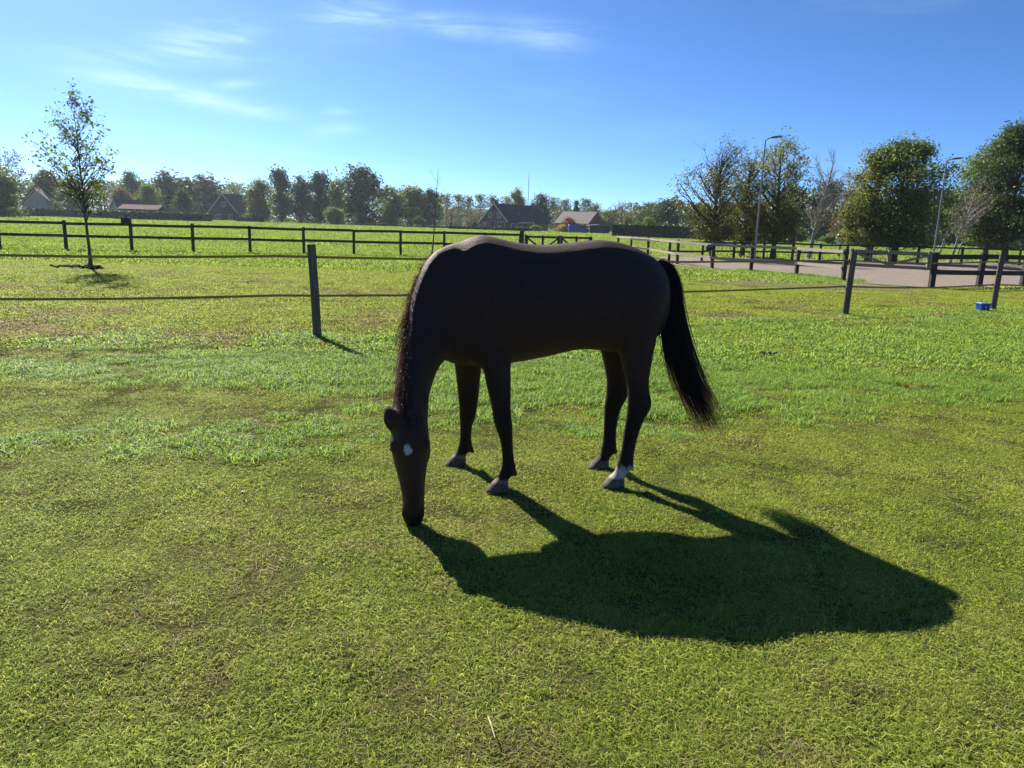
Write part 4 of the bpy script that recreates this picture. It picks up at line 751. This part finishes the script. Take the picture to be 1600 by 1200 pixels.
# electric tape fence of the paddock
TP = [xy(G(497, 526)), xy(G(1320, 491)), xy(G(1551, 483))]; dl = (TP[1] - TP[0]) / np.linalg.norm(TP[1] - TP[0]); TP = [xy(G(-330, 545))] + TP + [TP[2] + (TP[2] - TP[1]) * 1.3]
ef = thing('tape_fence', 'paddock fence of round wooden posts strung with two flat tapes', 'fence')
for i, p_ in enumerate(TP): post(ef, p_ - np.array([0, 0, .02]), 1.335, .125 if i == 1 else .135, M['wood_post'], ((-.02, 0), (-.065, 0), (.045, 0), (.03, 0), (0, 0))[i], rnd=True)
nrm_ = np.array([dl[1], -dl[0], 0]) * -.075
for hz_ in (1.135, .585):
    ln_p = []
    for i in range(len(TP) - 1):
        for q_ in np.linspace(0, 1, 13)[:-1]: ln_p.append(TP[i] + (TP[i + 1] - TP[i]) * q_ + nrm_ + [0, 0, hz_ + (.02 if i < 1 else 0) - .05 * math.sin(math.pi * q_)])
    ln_p = np.array(ln_p); mb = MB(); n = len(ln_p); o_ = nrm_ / .075 * .0012
    mb.rings([np.array([q_ + o_ + [0, 0, .017], q_ - o_ + [0, 0, .017], q_ - o_ - [0, 0, .017], q_ + o_ - [0, 0, .017]]) for q_ in ln_p]).build('tape', M['tape'], ef)
    for p_ in TP[1:4]: MB().tube([p_ + nrm_ * .5 + [0, 0, hz_], p_ + nrm_ * 1.25 + [0, 0, hz_]], .028, 8).build('insulator', M['black'], ef)

# ------------------------------------------------------------------ lamp posts and mast
def lamp(px, py, top, label):
    p_ = xy(G(px, py)); H = topz(px, top, p_[1]); t_ = thing('lamp_post', label, 'street lamp', p_, 0, 'lamp posts at the arena')
    MB().tube([(0, 0, -.3), (0, 0, H * .5), (0, 0, H)], [.05, .042, .032], 10).build('pole', M['steel'], t_); MB().tube([(0, 0, H), (.12, 0, H + .1), (.3, 0, H + .16)], .035, 8).build('arm', M['steel'], t_)
    MB().rings([np.stack([np.full(KA, x), .13 * s_ * np.cos(ang), H + .16 + .12 * (x - .25) + .06 * s_ * np.sin(ang)], 1) for x, s_ in ((.22, .3), (.28, .8), (.5, 1), (.75, .8), (.85, .3))]).build('lamp_head', M['grey_box'], t_, True)
lamp(1178, 411, 219, 'tall grey lamp post between the thin-crowned trees'); lamp(1456, 416, 252, 'tall grey lamp post between the oak pair and the birches')
p_ = D(824, 420); H = topz(824, 276, 420); ms = thing('radio_mast', 'thin radio mast on the horizon above the brick farmhouse', 'mast', p_); MB().tube([(0, 0, 0), (0, 0, H)], [.22, .16], 6).build('mast_tube', M['steel'], ms); MB().tube([(0, 0, H), (0, 0, H + 2.5)], [.12, .06], 5).build('antenna', M['steel'], ms)

# ------------------------------------------------------------------ houses
M['brick'] = simple('far brick', (.14, .085, .06), (.23, .145, .11), 3, .9, 0); M['roof'] = simple('dark roof tile', (.028, .024, .028), (.055, .045, .05), 1.5, .75, .3); M['roof2'] = simple('sheet roof', (.13, .11, .10), (.21, .18, .165), 1.2, .8, .2, (6, 1, 1))
M['pink'] = simple('pinkish sheet roof', (.20, .135, .125), (.28, .20, .185), 1, .95, .1, (5, 1, 1), spec=.03); M['white'] = simple('white paint', (.62, .62, .62), (.78, .78, .77), 3, .6, 0); M['glass'] = simple('dark window glass', (.02, .025, .035), (.05, .06, .08), 2, .12, 0, spec=.6); M['plaster'] = simple('pale plaster', (.40, .38, .35), (.52, .50, .47), 2, .9, 0)
M['darkwood'] = simple('dark boards', (.03, .026, .024), (.06, .05, .045), 4, .85, .2, (6, 6, 1))
def house(name, label, loc, rz, x0, x1, L_, he, hr, wall, roof, over=.35, wins=(), doors=(), verge=None, chimney=None, sides=()):
    h_ = thing(name, label, 'house' if 'house' in name else 'building', loc, rz, 'houses and barns on the horizon'); xm = (x0 + x1) / 2
    MB().add([(x0, 0, -.3), (x1, 0, -.3), (x1, 0, he), (xm, 0, hr), (x0, 0, he), (x0, L_, -.3), (x1, L_, -.3), (x1, L_, he), (xm, L_, hr), (x0, L_, he)],
             [(0, 1, 2, 3, 4), (9, 8, 7, 6, 5), (0, 4, 9, 5), (1, 6, 7, 2), (0, 5, 6, 1)]).build('wall', wall, h_)
    sl = (hr - he) / (xm - x0); rf = None
    for s_, xe in ((-1, x0), (1, x1)):
        e = np.array([xe + s_ * over, 0, he - sl * over + .06]); a_ = np.array([xm, 0, hr + .06]); nrm2 = np.array([s_ * sl, 0, 1.0]); nrm2 /= np.linalg.norm(nrm2)
        y0_, y1_ = np.array([0, -over, 0]), np.array([0, L_ + over, 0])
        vs = [a_ + y0_, e + y0_, e + y1_, a_ + y1_]; vs += [v_ + nrm2 * .16 for v_ in vs]; rf = MB().add(vs, [(3, 2, 1, 0), (4, 5, 6, 7), (0, 1, 5, 4), (1, 2, 6, 5), (2, 3, 7, 6), (3, 0, 4, 7)]).build('roof', roof, h_)
        if verge: MB().beam(a_ + y0_ * 1.12 + [0, 0, .02], e + y0_ * 1.12 + [0, 0, .02], .07, .24).build('verge_board', verge, h_)
    if chimney is not None: MB().box((xm - .35, chimney, hr - .5), (xm + .35, chimney + .7, hr + .95)).build('chimney', wall, rf)
    def win(lo, hi, ax_, nm, fm_):
        c_ = (np.array(lo) + hi) / 2; f_ = MB().box(lo, hi).build(nm, fm_, h_); lo2, hi2 = np.array(lo, float), np.array(hi, float); keep = ax_
        for k_ in range(3):
            if k_ == keep: continue
            lo2[k_] += .12; hi2[k_] -= .12
        if ax_ == 1: lo2[1] -= .02; hi2[1] = lo2[1] + .03
        else: hi2[0] += .02; lo2[0] = hi2[0] - .03
        xs = np.linspace(lo2[0] if ax_ == 1 else lo2[1], hi2[0] if ax_ == 1 else hi2[1], 3)
        for k_ in range(2):
            q0, q1 = xs[k_] + .04 * k_, xs[k_ + 1] - .04 * (1 - k_)
            (MB().box((q0, lo2[1], lo2[2]), (q1, hi2[1], hi2[2])) if ax_ == 1 else MB().box((lo2[0], q0, lo2[2]), (hi2[0], q1, hi2[2]))).build('pane', M['glass'], f_)
    for (xa, xb, za, zb) in wins: win((xa, -.07, za), (xb, .05, zb), 1, 'window', M['white'])
    for (ya, yb, za, zb) in sides: win((x1 - .05, ya, za), (x1 + .07, yb, zb), 0, 'window', M['white'])
    for (xa, xb, zb) in doors: MB().box((xa, -.06, -.1), (xb, .04, zb)).build('door', M['darkwood'], h_)
    return h_
Yh = 186; farm = house('farm_house', 'brick farmhouse with steep dark roof and white-framed gable windows', D(793, Yh), math.radians(-36), -8.0, 0, 17.5, 2.3, 6.3, M['brick'], M['roof'], .4,
      wins=((-5.9, -4.9, 3.0, 4.2), (-3.2, -2.1, 3.0, 4.2), (-3.0, -.9, .2, 2.1), (-7.4, -6.5, .5, 1.9)), doors=((-5.0, -4.0, 2.1),), verge=M['white'], chimney=.2, sides=((1.5, 3.2, .3, 1.8), (4.0, 8.5, .9, 2.0)))
pr_ = MB().box((.15, 4.0, 2.02), (1.4, 9.5, 2.16)).build('porch_roof', M['white'], farm); MB().box((1.28, 4.1, -.2), (1.4, 4.25, 2.02)).build('porch_post', M['white'], farm); MB().box((1.28, 9.25, -.2), (1.4, 9.4, 2.02)).build('porch_post', M['white'], farm)
for yy in (6.0, 11.5):                        # roof windows
    MB().add([(-1.7, yy, 4.48), (-.9, yy, 3.68), (-.9, yy + .8, 3.68), (-1.7, yy + .8, 4.48)], [(0, 1, 2, 3)]).build('roof_window', M['glass'], farm)
barn = house('barn_building', 'low barn with grey sheet roof and brick gable right of the farmhouse', D(919, 183), math.radians(50), 0, 6.4, 9.6, 2.3, 4.9, M['brick'], M['roof2'], .3, wins=((2.4, 3.6, 1.0, 1.9),))
house('lean_to_building', 'flat grey annex in front of the barn gable', D(922, 179), math.radians(8), 0, 4.6, 4.5, 1.75, 1.95, M['darkwood'], M['steel'], .2, doors=((1.6, 3.2, 1.5),))
house('gable_house', 'dark gabled house with white roof edges at the left', D(372, 236), math.radians(-22), -11.0, 0, 13, 2.7, 8.0, M['darkwood'], M['roof'], .5, wins=((-6.6, -4.6, 4.3, 5.7), (-8.8, -6.9, .6, 2.0), (-3.6, -2.0, .4, 2.1)), doors=((-5.6, -4.6, 2.1),), verge=M['white'])
house('shed_building', 'long low shed with pale pinkish roof above the dark hedge', D(204, 190), math.radians(84), 0, 6, 9.0, 2.4, 3.4, M['darkwood'], M['pink'], .3).rotation_euler.z = math.radians(-88)
house('cottage_house', 'small dark-roofed cottage left of the pink-roofed shed', D(186, 205), math.radians(-40), -5.5, 0, 6, 2.2, 4.9, M['plaster'], M['roof'], .3, wins=((-3.6, -2.6, .8, 2.0),), verge=M['white'])
house('pale_house', 'pale plastered house with grey roof at far left', D(58, 196), math.radians(20), -3.0, 2.4, 8, 4.2, 6.8, M['plaster'], M['roof'], .4, wins=((-2.2, -1.2, 1.0, 2.4), (.4, 1.5, 1.0, 2.4)), doors=((-.6, .3, 2.1),))
house('hut_building', 'small dark gabled hut among trees behind the arena gate', D(1428, 125), math.radians(-50), -3.0, 0, 3.5, 1.6, 2.7, M['darkwood'], M['roof2'], .3, doors=((-1.9, -1.1, 1.5),))
ct = thing('container', 'low green container behind the slender birch', 'container', D(1318, 116)); M['green'] = simple('green paint', (.03, .09, .06), (.05, .12, .08), 3, .6, .2); MB().box((0, 0, .15), (3.4, 2.2, 1.35)).build('box_body', M['green'], ct); MB().box((.1, -.04, .5), (.55, -.005, 1.2)).build('panel', M['white'], ct)
for k_ in range(8): MB().box((.65 + k_ * .34, -.05, .2), (.75 + k_ * .34, -.005, 1.3)).build('rib', M['green'], ct)

# blue van
M['blue'] = simple('blue paint', (.012, .06, .30), (.016, .075, .36), 1, .35, 0, spec=.5); van = thing('van', 'bright blue delivery van parked before the barn', 'van', D(904, 176), math.radians(4))
prof = [(-2.3, .35), (-2.3, 1.75), (-2.15, 1.95), (1.0, 1.95), (1.25, 1.85), (1.85, 1.2), (2.25, 1.0), (2.35, .8), (2.35, .35)]
MB().add([(x, -.9, z) for x, z in prof] + [(x, .9, z) for x, z in prof], [tuple(range(9))[::-1], tuple(range(9, 18))] + [(i, (i + 1) % 9, 9 + (i + 1) % 9, 9 + i) for i in range(9)]).build('body', M['blue'], van)
MB().add([(1.28, -.84, 1.84), (1.86, -.84, 1.22), (1.86, .84, 1.22), (1.28, .84, 1.84)], [(0, 1, 2, 3)]).add([(1.29, -.84, 1.85), (1.87, -.84, 1.23), (1.87, .84, 1.23), (1.29, .84, 1.85)], [(3, 2, 1, 0)]).build('windscreen', M['glass'], van)
MB().add([(.35, -.915, 1.2), (1.65, -.915, 1.2), (1.15, -.915, 1.75), (.35, -.915, 1.75)], [(0, 1, 2, 3)]).build('side_window', M['glass'], van)
for x in (-1.5, 1.5):
    for y in (-.85, .85): wh = MB().tube([(x, y - .1, .33), (x, y + .1, .33)], .33, 14).build('wheel', M['black'], van); MB().tube([(x, y - .112, .33), (x, y + .112, .33)], .18, 12).build('hub', M['steel'], wh)
for y in (-.7, .7): MB().box((2.3, y - .15, .75), (2.37, y + .15, .92)).build('headlight', M['white'], van)

# ------------------------------------------------------------------ small things in the paddock
p_ = G(1535, 484.5); cr_ = thing('blue_box', 'small blue plastic box with pale lid at the foot of the right post', 'box', (p_[0], p_[1], 0), math.radians(8)); cr_.scale = (.8, .8, .8)
M['bluep'] = simple('blue plastic', (.015, .07, .36), (.02, .09, .42), 4, .4, .1); M['palep'] = simple('pale plastic', (.35, .45, .62), (.5, .58, .7), 6, .4, .1)
MB().rings([np.array([(-a_x, -a_y, z), (a_x, -a_y, z), (a_x, a_y, z), (-a_x, a_y, z)]) for z, a_x, a_y in ((0, .13, .10), (.17, .15, .12), (.17, .165, .135), (.20, .165, .135))]).build('tub', M['bluep'], cr_)
MB().box((-.15, -.12, .202), (.15, .12, .222)).build('lid', M['palep'], cr_); MB().tube([(0, -.119, .1), (0, -.124, .1)], .035, 12).build('badge', M['palep'], cr_); MB().box((-.06, -.02, .222), (-.03, .02, .25)).build('terminal', M['black'], cr_); MB().box((.04, -.02, .222), (.07, .02, .25)).build('terminal', M['black'], cr_)
MB().tube([(.055, 0, .245), (.16, .03, .24), (.24, .1, .2)], .008, 6).build('cable', M['black'], cr_)
def heap(p_, n, r_, h_, name, label, cat, mt):
    mb = MB()
    for k_ in range(n):
        c_ = np.array([p_[0] + rng.normal() * r_, p_[1] + rng.normal() * r_ * .6, float(hgt(p_[0], p_[1])) + .02 + abs(rng.normal()) * h_]); s_ = min(r_, .14) * (.22 + .25 * rng.random()); rr = []
        for i in range(6):
            th = math.pi * i / 5; q_ = max(math.sin(th), .05); rr.append(c_ + np.stack([s_ * q_ * np.cos(ang[::4]) * (1 + .15 * rng.normal()), s_ * q_ * np.sin(ang[::4]) * (1 + .15 * rng.normal()), np.full(7, s_ * .7 * math.cos(th))], 1))
        mb.rings(rr)
    o = mb.build(name, mt, None, True); return tag(o, label, cat)
heap(G(1196, 556), 16, .07, .02, 'dung_pile', 'small dark dung pile in the grass right of the tail', 'dung', M['soil'])
heap(G(116, 417), 90, .30, .012, 'earth_mound', 'loose dark earth and turf dug out beside the young tree', 'soil mound', M['soil'])
heap(G(142, 420), 26, .15, .06, 'earth_mound', 'small dark mound heaped against the young tree trunk', 'soil mound', M['soil'])
o = MB().tube([G(762, 1134) + [0, 0, .035], G(767, 1148) + [0, 0, .04], G(773, 1165) + [0, 0, .03]], [.002, .003, .002], 6).build('straw_stalk', simple('straw', (.5, .42, .26), (.6, .5, .33), 20, .7, 0)); tag(o, 'single pale straw stalk lying in the near grass', 'straw')

# ------------------------------------------------------------------ the air
hm_, t = mat('haze'); pv = N(t, 'ShaderNodeVolumePrincipled'); pv.inputs['Color'].default_value = (.78, .88, 1, 1); pv.inputs['Density'].default_value = .00016; pv.inputs['Anisotropy'].default_value = .42
o_ = N(t, 'ShaderNodeOutputMaterial'); L(t, pv.outputs[0], o_.inputs['Volume'])
struct(MB().box((-1750, -600, -2), (1800, 1850, 36)).build('haze', hm_), 'stuff')
